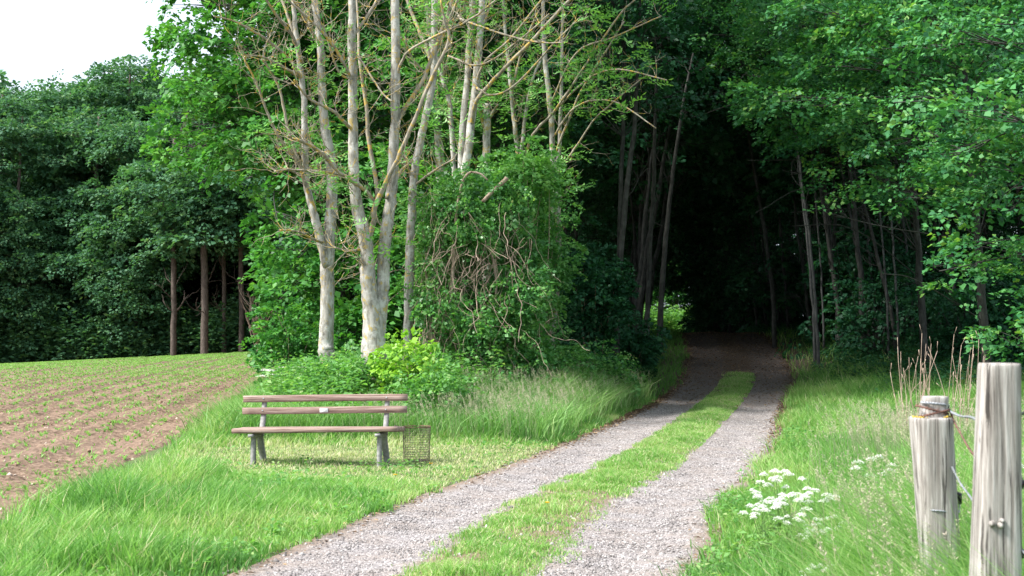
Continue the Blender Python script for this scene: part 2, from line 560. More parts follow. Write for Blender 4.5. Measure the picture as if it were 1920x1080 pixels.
def gravel_mat():
    m, nt, out = new_mat('track_gravel')
    uv = N(nt, 'ShaderNodeUVMap')
    tc = N(nt, 'ShaderNodeTexCoord')
    sx = N(nt, 'ShaderNodeSeparateXYZ')
    nt.links.new(uv.outputs[0], sx.inputs[0])
    vo = N(nt, 'ShaderNodeTexVoronoi')
    vo.inputs['Scale'].default_value = 62
    nt.links.new(tc.outputs['Object'], vo.inputs['Vector'])
    bw = N(nt, 'ShaderNodeRGBToBW')
    nt.links.new(vo.outputs['Color'], bw.inputs[0])
    c = ramp(nt, bw.outputs[0], [(0.2, (0.13, 0.115, 0.11)), (0.5, (0.245, 0.222, 0.218)), (0.75, (0.345, 0.318, 0.31)), (0.95, (0.52, 0.49, 0.47))])
    n1 = noise(nt, tc.outputs['Object'], 2.2, 6, 0.65)
    c = mixc(nt, ramp(nt, n1, [(0.42, (0, 0, 0)), (0.62, (0.65, 0.65, 0.65))]), c, (0.25, 0.205, 0.175))
    # soil at the centre strip and the edges
    def absdist(target, w):
        a = N(nt, 'ShaderNodeMath', operation='ABSOLUTE')
        nt.links.new(sx.outputs[0], a.inputs[0])
        s = N(nt, 'ShaderNodeMath', operation='SUBTRACT'); s.inputs[1].default_value = target
        nt.links.new(a.outputs[0], s.inputs[0])
        return s.outputs[0]
    n3 = noise(nt, tc.outputs['Object'], 4.0, 5, 0.7)
    def addn(v, k):
        x = N(nt, 'ShaderNodeMath', operation='MULTIPLY_ADD'); x.inputs[1].default_value = k
        nt.links.new(n3, x.inputs[0]); nt.links.new(v, x.inputs[2])
        return x.outputs[0]
    edge = addn(absdist(1.22, 0), 0.5)
    fe = ramp(nt, edge, [(0.26, (0, 0, 0)), (0.45, (0.8, 0.8, 0.8))])
    c = mixc(nt, fe, c, (0.19, 0.135, 0.095))
    cen = addn(absdist(0.36, 0), 0.45)
    fc = ramp(nt, cen, [(0.16, (0.9, 0.9, 0.9)), (0.34, (0, 0, 0))])
    c = mixc(nt, fc, c, (0.17, 0.125, 0.075))
    # leaf litter further into the wood
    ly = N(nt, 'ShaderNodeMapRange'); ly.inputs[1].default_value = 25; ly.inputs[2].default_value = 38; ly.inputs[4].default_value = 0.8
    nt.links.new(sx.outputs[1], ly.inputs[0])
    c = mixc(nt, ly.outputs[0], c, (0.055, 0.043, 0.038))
    b = N(nt, 'ShaderNodeBsdfPrincipled')
    b.inputs['Roughness'].default_value = 0.9
    b.inputs['Specular IOR Level'].default_value = 0.2
    nt.links.new(c, b.inputs['Base Color'])
    bp = N(nt, 'ShaderNodeBump'); bp.inputs['Distance'].default_value = 0.012; bp.inputs['Strength'].default_value = 0.8
    nt.links.new(vo.outputs['Distance'], bp.inputs['Height'])
    bp.invert = True
    nt.links.new(bp.outputs[0], b.inputs['Normal'])
    nt.links.new(b.outputs[0], out.inputs[0])
    return m


# ------------------------------------------------------------------ ground, track, field
def grid(xs, ys, zf, name, mat, uvf=None):
    Xg, Yg = np.meshgrid(xs, ys)
    Z = zf(Xg, Yg)
    V = np.stack([Xg, Yg, Z], -1).reshape(-1, 3)
    nx, ny = len(xs), len(ys)
    i = np.arange(ny - 1)[:, None]; j = np.arange(nx - 1)[None, :]
    q = np.stack([i * nx + j, i * nx + j + 1, (i + 1) * nx + j + 1, (i + 1) * nx + j], -1).reshape(-1, 4)
    b = Buf(); b.add(V, q)
    return b.build(name, mat, smooth=True)


def ground_z(X, Y):
    inside = sstep(field_edge(Y) - X, 0.2, 0.9) * (Y < 125)
    off = np.abs(X - pathx(Y))
    return H(X, Y) - 0.16 * inside - 0.05 * sstep(1.55 - off, 0, 0.25)


xs = np.concatenate([np.linspace(-600, -60, 28), np.arange(-58, -20, 2.0), np.arange(-20, 20, 0.25), np.arange(20, 60, 2.0), np.linspace(60, 600, 28)])
ys = np.concatenate([np.linspace(-60, 4, 17), np.arange(5, 60, 0.3), np.arange(60, 130, 1.5), np.linspace(132, 1200, 40)])
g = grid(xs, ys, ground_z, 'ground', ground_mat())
tag(g, 'grassy soil ground running back under the trees', 'ground', kind='structure')

# track ribbon
yy = np.concatenate([np.arange(-10, 60, 0.1), np.arange(60, 125, 0.5)])
uu = np.linspace(-1.62, 1.62, 40)
U, Y2 = np.meshgrid(uu, yy)
X2 = pathx(Y2) + U * (1 + 0.05 * (fbm(Y2 * 0.35, U * 0 + 3, 5) - 0.5))
rut = -0.035 * np.exp(-((np.abs(U) - 0.85) / 0.3) ** 2) + 0.02 * np.exp(-(U / 0.35) ** 2)
Z2 = H(X2, Y2) + rut + 0.012 * (fbm(X2 * 7, Y2 * 7, 8, 3) - 0.5) - 0.075 * sstep(np.abs(U), 1.45, 1.6)
b = Buf()
nx = len(uu); i = np.arange(len(yy) - 1)[:, None]; j = np.arange(nx - 1)[None, :]
b.add(np.stack([X2, Y2, Z2], -1).reshape(-1, 3), np.stack([i * nx + j, i * nx + j + 1, (i + 1) * nx + j + 1, (i + 1) * nx + j], -1).reshape(-1, 4))
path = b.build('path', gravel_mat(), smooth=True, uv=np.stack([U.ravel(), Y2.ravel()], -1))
tag(path, 'grey gravel farm track with a grassy middle running into the dark wood', 'track', kind='structure')


def Zpath(X, Y):
    U = X - pathx(Y)
    return H(X, Y) - 0.035 * np.exp(-((np.abs(U) - 0.85) / 0.3) ** 2) + 0.02 * np.exp(-(U / 0.35) ** 2)


ROWK = -0.105     # the crop rows run along (ROWK, 1)
ROWS = 0.62


def furrow(X, Y):
    u = (X - ROWK * Y)
    return u


def field_z(X, Y):
    u = furrow(X, Y)
    near = np.clip(1.6 - Y / 60, 0.2, 1)
    z = H(X, Y) - 0.04 * (0.5 + 0.5 * np.cos(2 * math.pi * u / ROWS)) ** 2
    # pairs of tractor wheel marks
    ph = np.mod(u, ROWS * 8)
    for c0 in (1.5, 3.3):
        z = z - 0.08 * np.exp(-((ph - c0) / 0.17) ** 2)
    z = z + near * 0.10 * (fbm(X * 5, Y * 5, 21, 4) - 0.5) + 0.05 * (fbm(X * 14, Y * 14, 31, 2) - 0.5) * (Y < 45)
    e = field_edge(Y) - X
    return z - 0.2 * (1 - sstep(e, -0.1, 0.45))


# the field sheet: columns follow the edge line
yy = np.concatenate([np.arange(2, 45, 0.09), np.arange(45, 125, 0.4)])
ee = np.concatenate([np.arange(0, 16, 0.09), np.arange(16, 50, 0.4), np.linspace(51, 90, 12)])
E, Y3 = np.meshgrid(ee, yy)
X3 = field_edge(Y3) + 0.2 - E
b = Buf(); nx = len(ee); i = np.arange(len(yy) - 1)[:, None]; j = np.arange(nx - 1)[None, :]
b.add(np.stack([X3, Y3, field_z(X3, Y3)], -1).reshape(-1, 3), np.stack([i * nx + j, (i + 1) * nx + j, (i + 1) * nx + j + 1, i * nx + j + 1], -1).reshape(-1, 4))
fld = b.build('field', soil_mat(), smooth=True)
tag(fld, 'brown ploughed field with shallow furrows left of the bench', 'field', kind='structure')


# ------------------------------------------------------------------ grass and ground cover
def blades(buf, X, Y, Z, h, w, lean=0.35, rnd=None, wind=(0.0, 0.0)):
    n = len(X)
    a = rng.random(n) * 2 * math.pi
    d = np.stack([np.cos(a), np.sin(a), np.zeros(n)], -1)
    ld = norm(d + np.array([wind[0], wind[1], 0]))
    a2 = rng.random(n) * math.pi
    s = np.stack([np.cos(a2), np.sin(a2), np.zeros(n)], -1)
    B = np.stack([X, Y, Z], -1)
    ln = (lean * (0.3 + 1.2 * rng.random(n)) * h)[:, None]
    up = np.zeros((n, 3)); up[:, 2] = h
    mid = B + up * 0.55 + ld * ln * 0.3
    tip = B + up * (1.0 - 0.25 * np.minimum(1, lean * rng.random(n)))[:, None] + ld * ln
    W = (w * (0.6 + 0.8 * rng.random(n)))[:, None] if np.ndim(w) else (w * (0.6 + 0.8 * rng.random(n)))[:, None]
    v = np.stack([B - s * W * 0.5, B + s * W * 0.5, mid + s * W * 0.42, mid - s * W * 0.42, tip], 1)
    k = np.arange(n) * 5
    q = np.stack([k, k + 1, k + 2, k + 3], -1)
    t = np.stack([k + 3, k + 2, k + 4], -1)
    if rnd is None: rnd = rng.random(n)
    buf.add(v.reshape(-1, 3), q, t, rq=rnd, rt=rnd)


def scatter(n, x0, x1, y0, y1, dens=None, margin=1.6):
    """random ground points in view (with a side margin), thinned with distance"""
    X = rng.uniform(x0, x1, n); Y = rng.uniform(y0, y1, n)
    half = 0.36 * Y + margin
    k = np.abs(X) < half
    X, Y = X[k], Y[k]
    if dens is not None:
        k = rng.random(len(X)) < dens(X, Y)
        X, Y = X[k], Y[k]
    return X, Y


def left_mask(X, Y):
    e = X - field_edge(Y) + 0.7 * (fbm(X * 1.5, Y * 0.7, 40) - 0.5)
    off = X - pathx(Y)
    p = sstep(e, -0.15, 0.35) * sstep(-off + 0.3 * (fbm(X * 2.2, Y * 2.2, 41) - 0.5) + 0.25 * (fbm(X * 9, Y * 9, 42, 2) - 0.5), 1.38, 1.55)
    return p


def mown(X, Y):     # the mown patch by the bench
    return sstep(Y + 0.5 * X, 12.6, 14.0) * (1 - sstep(Y, 18.0, 19.0)) * sstep(X, -4.2, -3.6)


MEMO = {}
bb = Buf()
# short and medium grass on the left verge
X, Y = scatter(1150000, -9, 6, 6.5, 30, lambda x, y: left_mask(x, y) * np.clip(1.25 - y / 32, 0.3, 1))
tallc = fbm(X * 0.9, Y * 0.9, 50)
off = -(X - pathx(Y))
lft = sstep(-X - 0.21 * Y, -0.9, 0.4) * (1 - sstep(Y, 12.5, 15))     # long grass at the field corner
hgt = 0.045 + 0.05 * sstep(off, 1.5, 2.3) + 0.05 * sstep(tallc, 0.4, 0.6) + 0.11 * sstep(tallc, 0.38, 0.62) * lft
fe = X - field_edge(Y)
hgt = hgt + 0.10 * np.exp(-((fe - 0.5) / 0.6) ** 2) * sstep(fbm(X * 1.2, Y * 1.2, 53), 0.4, 0.6)
mo = mown(X, Y) * (0.75 + 0.5 * fbm(X * 2, Y * 2, 51))
mo = np.clip(mo, 0, 1)
hgt = hgt * (1 - mo) + 0.035 * mo
strip = sstep(Y, 18.2, 20)
hgt = hgt + 0.2 * strip * sstep(off, 1.5, 2.3)
keep = rng.random(len(X)) < (1 - 0.45 * mo)
X, Y, hgt, mo = X[keep], Y[keep], hgt[keep], mo[keep]
clump = fbm(X * 3.3, Y * 3.3, 54)
hgt = hgt * (0.55 + 0.9 * clump)
col_r = np.clip(-0.15 + 1.5 * fbm(X * 1.3, Y * 1.3, 52) + 0.35 * mo + rng.normal(0, 0.14, len(X)) - 0.12, 0, 1)
col_r = np.where(rng.random(len(X)) < 0.05 + 0.42 * mo, 1.0, np.minimum(col_r, 0.93))
blades(bb, X, Y, H(X, Y) - 0.01, hgt * (0.6 + 0.8 * rng.random(len(X))), 0.0065 + 0.00022 * Y, 0.6, col_r, (0.22, 0.1))
o = bb.build('grass', M['grass'])
tag(o, 'bright green verge grass between the field and the track, mown short at the bench', 'grass', kind='stuff')

bb = Buf()      # middle strip
X, Y = scatter(330000, -2, 9, 6.5, 40, None, 3)
Xc = pathx(Y)
U = rng.normal(0, 0.30, len(X)); X = Xc + U
m1 = fbm(X * 2.5, Y * 1.6, 60) + 0.12
U = U  # lateral position in the strip
k = (np.abs(U) < 0.62 - 0.18 * sstep(Y, 12, 18)) & (rng.random(len(X)) < 0.22 + 0.78 * sstep(m1, 0.42, 0.74)) & (np.abs(U + 0.25 * (fbm(Y * 1.1, Y * 0, 61) - 0.5)) < 0.36 + 0.5 * (fbm(X * 5, Y * 5, 62) - 0.5) + 0.14 * rng.random(len(X))) & (rng.random(len(X)) < 1 - sstep(Y, 32, 38))
X, Y, U = X[k], Y[k], U[k]
blades(bb, X, Y, Zpath(X, Y) - 0.005, (0.022 + 0.06 * sstep(fbm(X * 3, Y * 3, 63), 0.35, 0.7) * (1 - np.abs(U))) * (0.6 + 0.8 * rng.random(len(X))), 0.005 + 0.0002 * Y, 0.6,
       np.where(rng.random(len(X)) < 0.15, 1.0, np.clip(0.35 + 0.6 * fbm(X * 2, Y * 2, 64) + rng.normal(0, 0.13, len(X)), 0, 0.95)))
o = bb.build('grass', M['grass'])
tag(o, 'low patchy grass strip down the middle of the gravel track', 'grass', kind='stuff')

bb = Buf()      # right verge


def right_mask(x, y):
    off = x - pathx(y)
    return sstep(off + 0.3 * (fbm(x * 2.2, y * 2.2, 71) - 0.5) + 0.3 * (fbm(x * 9, y * 9, 72, 2) - 0.5), 1.35, 1.52)


X, Y = scatter(1500000, 0, 20, 4.0, 50, lambda x, y: right_mask(x, y) * np.clip(1.15 - y / 36, 0.2, 1) * (1 - 0.9 * sstep(y + 2 * fbm(x * 0.5, y * 0.5, 77), 32, 40)))
off = X - pathx(Y)
hgt = 0.08 + 0.16 * sstep(off, 1.5, 2.4) + 0.24 * sstep(off, 2.3, 3.6) * (1 - sstep(Y, 11, 16)) + 0.10 * sstep(fbm(X * 1.1, Y * 1.1, 73), 0.45, 0.65)
hgt = hgt + 0.08 * sstep(Y, 22, 32)
cr = np.clip(-0.2 + 1.4 * fbm(X * 1.2, Y * 1.2, 74) + rng.normal(0, 0.17, len(X)), 0, 0.93)
cr = np.where(rng.random(len(X)) < 0.04, 1.0, cr)
hgt = hgt * (0.6 + 0.8 * fbm(X * 3, Y * 3, 75))
blades(bb, X, Y, H(X, Y) - 0.01, hgt * (0.6 + 0.8 * rng.random(len(X))), 0.0065 + 0.00022 * Y, 0.65, cr, (-0.3, 0.1))
o = bb.build('grass', M['grass'])
tag(o, 'lush green verge grass right of the track by the fence', 'grass', kind='stuff')

bb = Buf()      # thin grass along the shaded left edge
X, Y = scatter(40000, -1, 9, 29, 56, lambda x, y: left_mask(x, y) * sstep(x, -0.5, 1.0))
blades(bb, X, Y, H(X, Y) - 0.01, 0.08 + 0.16 * fbm(X * 2, Y * 2, 76), 0.015, 0.6, 0.4 * rng.random(len(X)))
o = bb.build('grass', M['grass'])
tag(o, 'thin dark grass on the shaded left edge of the track inside the wood', 'grass', kind='stuff')

# tall flowering grass with feathery seed heads
def seed_grass(X, Y, h, name, label):
    b1 = Buf()
    n = len(X)
    Z = H(X, Y)
    a = rng.random(n) * 2 * math.pi
    ld = np.stack([np.cos(a) - 0.8, np.sin(a), np.zeros(n)], -1) * (0.16 * h)[:, None]
    B = np.stack([X, Y, Z], -1)
    mid = B + np.array([0, 0, 1]) * (h * 0.6)[:, None] + ld * 0.35
    tip = B + np.array([0, 0, 1]) * h[:, None] + ld
    sx = np.array([1, 0.3, 0]) * 0.0022
    v = np.stack([B - sx, B + sx, mid + sx, mid - sx, tip], 1)
    k = np.arange(n) * 5
    r0 = rng.random(n) * 0.3
    b1.add(v.reshape(-1, 3), np.stack([k, k + 1, k + 2, k + 3], -1), np.stack([k + 3, k + 2, k + 4], -1), rq=r0, rt=r0)
    K = 24
    t = rng.random((n, K))
    ax = tip - mid
    C = tip[:, None] - ax[:, None] * (t * 0.42)[..., None]
    D = norm(rng.normal(0, 1, (n, K, 3)) * np.array([1, 1, 0.4]) + norm(ax)[:, None] * 1.2)
    C = C + D * (0.012 * t)[..., None]
    NN = sph(n * K)
    crn = np.clip(rng.random(n)[:, None] * 0.6 + rng.random((n, K)) * 0.4, 0, 1)
    leaves(b1, C.reshape(-1, 3), D.reshape(-1, 3), NN, 0.016, 0.0045, crn.ravel())
    o = b1.build(name, M['seed'])
    return tag(o, label, 'grass', kind='stuff')


X, Y = scatter(8000, 1.2, 7, 4.5, 17, lambda x, y: right_mask(x, y) * sstep(fbm(x * 0.9, y * 0.9, 80), 0.38, 0.6) * sstep(x - pathx(y), 2.0, 2.9))
seed_grass(X, Y, 0.5 + 0.25 * rng.random(len(X)), 'tall_grass', 'pale feathery seed heads of tall grass around the fence posts')
X, Y = scatter(16000, -6, 5, 18.6, 31, lambda x, y: left_mask(x, y) * sstep(-(x - pathx(y)), 1.5, 1.9) * (1 - sstep(-(x - pathx(y)), 3.6, 4.5)))
seed_grass(X, Y, 0.35 + 0.3 * rng.random(len(X)), 'tall_grass', 'pale tall grass on the bank between the thicket and the track')
bb = Buf()       # loose tall grass among the nettles and on the bank, and round the fence posts
X, Y = scatter(120000, -7, 5, 18.8, 31, lambda x, y: left_mask(x, y) * sstep(x - field_edge(y), 0.0, 0.8) * sstep(-(x - pathx(y)), 1.45, 2.0))
blades(bb, X, Y, H(X, Y), (0.22 + 0.5 * fbm(X * 1.2, Y * 1.2, 84)) * (0.7 + 0.6 * rng.random(len(X))), 0.011, 0.8, np.clip(0.1 + 0.9 * fbm(X, Y, 85) + rng.normal(0, 0.15, len(X)), 0, 1), (0.1, -0.1))
o = bb.build('tall_grass', M['tall_grass'])
tag(o, 'loose tall green grass on the bank between the trunks and the track', 'grass', kind='stuff')
bb = Buf()
X, Y = scatter(150000, 1.5, 6, 4.2, 10.5, lambda x, y: right_mask(x, y) * sstep(x - pathx(y) + 0.5 * fbm(x * 2, y * 2, 87), 2.3, 3.0) * (1 - sstep(y, 8.5, 10.5)))
blades(bb, X, Y, H(X, Y), (0.34 + 0.3 * fbm(X * 2, Y * 2, 86) + 0.2 * sstep(X - pathx(Y), 2.6, 3.0)) * (0.6 + 0.6 * rng.random(len(X))), 0.006, 0.8, np.clip(0.0 + 1.1 * fbm(X * 2, Y * 2, 88) + rng.normal(0, 0.18, len(X)), 0, 1), (-0.3, -0.1))
o = bb.build('tall_grass', M['grass'])
tag(o, 'knee high green grass hiding the feet of the fence posts', 'grass', kind='stuff')

# crop seedlings in rows, one mass of small plants
bb = Buf()
us = np.arange(-60, -2, ROWS)
Xs = []; Ys = []
for u in us:
    y = np.arange(9, 108, 0.13) + rng.uniform(0, 0.1)
    y = y + rng.normal(0, 0.05, len(y))
    x = u + ROWK * y + ROWS * 0.5 + rng.normal(0, 0.06, len(y))
    k = (x < field_edge(y) - 0.35) & (np.abs(x) < 0.38 * y + 1.5) & (rng.random(len(y)) < 0.35 + 0.6 * fbm(x * 0.5, y * 0.3, 89))
    Xs.append(x[k]); Ys.append(y[k])
X = np.concatenate(Xs); Y = np.concatenate(Ys)
for q in range(6):
    blades(bb, X + rng.normal(0, 0.008, len(X)), Y + rng.normal(0, 0.008, len(X)), field_z(X, Y) - 0.01, (0.035 + 0.055 * rng.random(len(X))), 0.012 + 0.0003 * Y, 1.2, np.clip(0.35 + 0.5 * rng.random(len(X)), 0, 0.9))
# weeds between the rows
X, Y = scatter(420000, -45, -3, 9, 108, lambda x, y: (x < field_edge(y) - 0.1) * (0.10 + 0.9 * sstep(fbm(x * 0.5, y * 0.14, 90) + 0.25 * (fbm(x * 3, y * 2, 91) - 0.5) + 0.0035 * (y - 30), 0.42, 0.75)), 1.5)
blades(bb, X, Y, field_z(X, Y) - 0.005, 0.02 + 0.045 * rng.random(len(X)), 0.012 + 0.0003 * Y, 0.9, np.clip(0.4 + 0.4 * rng.random(len(X)), 0, 0.9))
o = bb.build('seedlings', M['grass'])
tag(o, 'rows of young green crop seedlings and weeds on the brown field', 'crop', kind='stuff')

# loose stones on the track
def stones(X, Y, Z, s, buf):
    n = len(X)
    base = np.array([[1, 0, 0], [0, 1, 0], [-1, 0, 0], [0, -1, 0], [0, 0, 0.7], [0, 0, -0.7]], float)
    V = base[None] * (0.6 + 0.7 * rng.random((n, 6, 1))) * s[:, None, None]
    a = rng.random(n) * 6.28
    c, sn = np.cos(a), np.sin(a)
    Rm = np.zeros((n, 3, 3)); Rm[:, 0, 0] = c; Rm[:, 0, 1] = -sn; Rm[:, 1, 0] = sn; Rm[:, 1, 1] = c; Rm[:, 2, 2] = 1
    V = np.einsum('nij,nkj->nki', Rm, V) + rng.normal(0, 0.12, (n, 6, 3)) * s[:, None, None]
    V = V + np.stack([X, Y, Z], -1)[:, None]
    f = np.array([[0, 1, 4], [1, 2, 4], [2, 3, 4], [3, 0, 4], [1, 0, 5], [2, 1, 5], [3, 2, 5], [0, 3, 5]])
    k = (np.arange(n) * 6)[:, None, None] + f[None]
    buf.add(V.reshape(-1, 3), None, k.reshape(-1, 3), rt=np.repeat(rng.random(n) ** 1.3, 8))


bb = Buf()
n = 60000
Y = 6.5 + 22 * rng.random(n) ** 1.5
U = np.where(rng.random(n) < 0.5, -1, 1) * np.abs(rng.normal(0.85, 0.3, n))
U = np.clip(U, -1.5, 1.5)
X = pathx(Y) + U
stones(X, Y, Zpath(X, Y), 0.005 + 0.009 * rng.random(n) ** 2.5, bb)
n = 500
Y = 7 + 15 * rng.random(n); X = pathx(Y) + rng.uniform(-1.4, 1.4, n)
stones(X, Y, Zpath(X, Y), 0.014 + 0.014 * rng.random(n) ** 2, bb)
o = bb.build('gravel', M['stone'])
tag(o, 'loose grey stones scattered over the wheel ruts', 'gravel', kind='stuff')

bb = Buf()      # clods in the field
X, Y = scatter(20000, -30, -3, 9, 45, lambda x, y: (x < field_edge(y) - 0.1) * np.clip(1.3 - y / 40, 0.1, 1))
stones(X, Y, field_z(X, Y), 0.01 + 0.025 * rng.random(len(X)) ** 3, bb)
mclod = leaf_mat('clod_mat', [(0, (0.16, 0.10, 0.065)), (0.6, (0.32, 0.22, 0.155)), (1, (0.50, 0.42, 0.35))], 0, 0.9, 0.1)
o = bb.build('clods', mclod)
tag(o, 'small clods of soil and stones on the brown field', 'soil', kind='stuff')

bb = Buf()      # leaf litter along the track edges and under the trees
n = 26000
Y = 7 + 48 * rng.random(n) ** 0.9
sd_ = np.where(rng.random(n) < 0.5, -1, 1)
U = sd_ * rng.normal(1.38, 0.09, n)
far = rng.random(n) < sstep(Y, 26, 36) * 0.7
U = np.where(far, rng.uniform(-1.6, 1.6, n), U)
k = rng.random(n) < np.clip(0.06 + sstep(Y, 14, 30), 0, 1)
Y, U = Y[k], U[k]
X = pathx(Y) + U
C = np.stack([X, Y, Zpath(X, Y) + 0.006 + 0.012 * rng.random(len(X))], -1)
D = norm(rng.normal(0, 1, (len(X), 3)) * np.array([1, 1, 0.15]))
leaves(bb, C, D, norm(np.array([0, 0, 1]) + rng.normal(0, 0.35, (len(X), 3))), 0.05 * (0.5 + rng.random(len(X))), 0.022, rng.random(len(X)))
o = bb.build('fallen_leaves', M['litter'])
tag(o, 'dry brown fallen leaves along the edges of the track and in the wood', 'leaf litter', kind='stuff')


def herbs(n, x0, x1, y0, y1, mask, h, leaf, name, label, mat, K=14, cat='undergrowth', margin=1.6):
    bb = Buf()
    X, Y = scatter(n, x0, x1, y0, y1, mask, margin)
    n = len(X)
    hh = h(X, Y) * (0.55 + 0.6 * rng.random(n))
    B = np.stack([X, Y, H(X, Y)], -1)
    t = rng.random((n, K)) ** 0.75
    a = rng.random((n, K)) * 6.283
    out = np.stack([np.cos(a), np.sin(a), np.zeros_like(a)], -1)
    rad = leaf * 0.8 * (0.3 + rng.random((n, K)))
    C = B[:, None] + np.array([0, 0, 1]) * (t * hh[:, None])[..., None] + out * rad[..., None] * 0.5
    D = norm(out + np.array([0, 0, 1]) * (rng.random((n, K)) * 0.9 - 0.25)[..., None])
    NN = norm(np.array([0, 0, 1.0]) + rng.normal(0, 0.45, (n, K, 3)))
    cr = np.clip(0.6 * fbm(X * 1.5, Y * 1.5, 95)[:, None] + 0.1 + 0.45 * rng.random((n, K)), 0, 1)
    L = leaf * (0.5 + 0.8 * rng.random(n * K))
    leaves(bb, C.reshape(-1, 3), D.reshape(-1, 3), NN.reshape(-1, 3), L, L * 0.5, cr.ravel())
    blades(bb, X, Y, B[:, 2], hh, 0.006, 0.15, np.full(n, 0.3))
    o = bb.build(name, mat)
    return tag(o, label, cat, kind='stuff')


herbs(5200, -7, 6, 6.5, 18, lambda x, y: left_mask(x, y) * sstep(fbm(x * 1.6, y * 1.6, 120), 0.45, 0.62) * (1 - 0.7 * mown(x, y)),
      lambda x, y: 0.07 + 0.10 * fbm(x, y, 121), 0.05, 'weeds', 'broad leaved weeds mixed into the verge grass left of the track', M['herb'], 9, 'weeds')
herbs(4000, 1, 8, 6.5, 22, lambda x, y: right_mask(x, y) * sstep(fbm(x * 1.6, y * 1.6, 122), 0.45, 0.62),
      lambda x, y: 0.10 + 0.18 * fbm(x, y, 123), 0.05, 'weeds', 'broad leaved weeds mixed into the verge grass right of the track', M['herb'], 10, 'weeds')
herbs(13000, -7.5, 1.5, 18.6, 27.5, lambda x, y: left_mask(x, y) * (0.25 + 0.75 * sstep(fbm(x * 1.1, y * 1.1, 94), 0.42, 0.58)) * sstep(x - field_edge(y), 0.3, 1.4) * sstep(-(x - pathx(y)), 3.0, 4.3) * sstep(y + 0.9 * fbm(x, y, 96), 19.2, 20.4),
      lambda x, y: 0.45 + 0.7 * fbm(x * 0.8, y * 0.8, 97) * sstep(y, 19.5, 21.5), 0.09, 'undergrowth', 'nettles and brambles around the pale trunks behind the bench', M['herb'])
herbs(11000, 0, 7, 27, 52, lambda x, y: (np.abs(x - 0.1145 * y) > 0.9) * sstep(-(x - pathx(y)) - 1.2 * sstep(y, 36, 42), 1.7, 2.4) * sstep(x, 0.3, 1.2),
      lambda x, y: 0.45 + 0.6 * fbm(x * 0.8, y * 0.8, 98), 0.10, 'undergrowth', 'low leafy undergrowth in shade on the left edge of the track', M['wood_leaf'])
herbs(22000, 5, 24, 27, 62, lambda x, y: sstep((x - pathx(y)), 1.7, 3.0) * np.clip(0.15 + sstep(x - pathx(y), 3, 5) + sstep(y, 31, 37), 0, 1),
      lambda x, y: 0.12 + 0.35 * fbm(x * 0.8, y * 0.8, 99) + 0.3 * sstep(x - pathx(y), 2.5, 5), 0.10, 'undergrowth', 'dark leafy undergrowth under the trees right of the track', M['wood_leaf'])
herbs(16000, -50, -6, 86, 106, lambda x, y: (rng.random(len(x)) < 0.9) * (y > 90 - 0.05 * (x + 15)),
      lambda x, y: 0.8 + 4.6 * fbm(x * 0.25, y * 0.25, 100), 0.36, 'undergrowth', 'dark bushes along the foot of the far wood behind the field', M['far_haze_leaf'], 16, margin=4)


# ------------------------------------------------------------------ trees
def stem(buf, pts, d, ns=9, lump=0.03, dd=0.0, wig=0.012):
    """pts: (x, y, width) in photo pixels at depth d (dd = depth drift to the tip)"""
    n = len(pts)
    P = []; Rr = []
    for i, (x, y, w) in enumerate(pts):
        di = d + dd * i / max(1, n - 1)
        P.append(px(x, y, di)); Rr.append(w * di / F / 2)
    Q = catmull(np.column_stack([np.array(P), Rr]), 5)
    Q[:, :3] += rng.normal(0, wig, (len(Q), 3)) * np.clip(Q[:, 3:4] / 0.1, 0.15, 0.45)
    tube(buf, Q[:, :3], np.maximum(Q[:, 3], 0.003), ns, lump)
    return Q


def twig(buf, p, d, L, r, depth=2, ns=5, curl=0.25, tips=None, upb=0.12):
    n = max(4, int(L / 0.10))
    n = min(n, 12)
    P = [np.array(p, float)]; v = norm(np.asarray(d, float))
    for i in range(n):
        v = norm(v + rng.normal(0, curl, 3) * 0.6 + np.array([0, 0, upb]))
        P.append(P[-1] + v * L / n)
    P = np.array(P)
    rr = np.linspace(r, r * 0.35, len(P))
    tube(buf, P, rr, ns, cap=False)
    if tips is not None: tips.append((P[-1], v))
    if depth > 0:
        for k in range(rng.integers(2, 4)):
            i = rng.integers(1, len(P) - 1)
            dv = norm(P[i] - P[i - 1])
            w = norm(np.cross(dv, rng.normal(0, 1, 3)))
            twig(buf, P[i], norm(dv * 0.7 + w * 0.8), L * rng.uniform(0.35, 0.6), r * 0.55, depth - 1, 4, curl, tips, upb)


def twigs_on(buf, Q, n, L, tips=None, r=0.008, depth=1, t0=0.15, bias=(0, 0, 0.3), curl=0.3):
    for k in range(n):
        i = int(len(Q) * rng.uniform(t0, 0.98))
        i = min(max(i, 1), len(Q) - 1)
        dv = norm(Q[i, :3] - Q[i - 1, :3])
        w = norm(rng.normal(0, 1, 3) * np.array([1, 0.7, 0.6]))
        twig(buf, Q[i, :3], norm(dv * 0.35 + w + np.array(bias)), L * rng.uniform(0.5, 1.2), min(r, Q[i, 3] * 0.6), depth, 5, curl, tips)


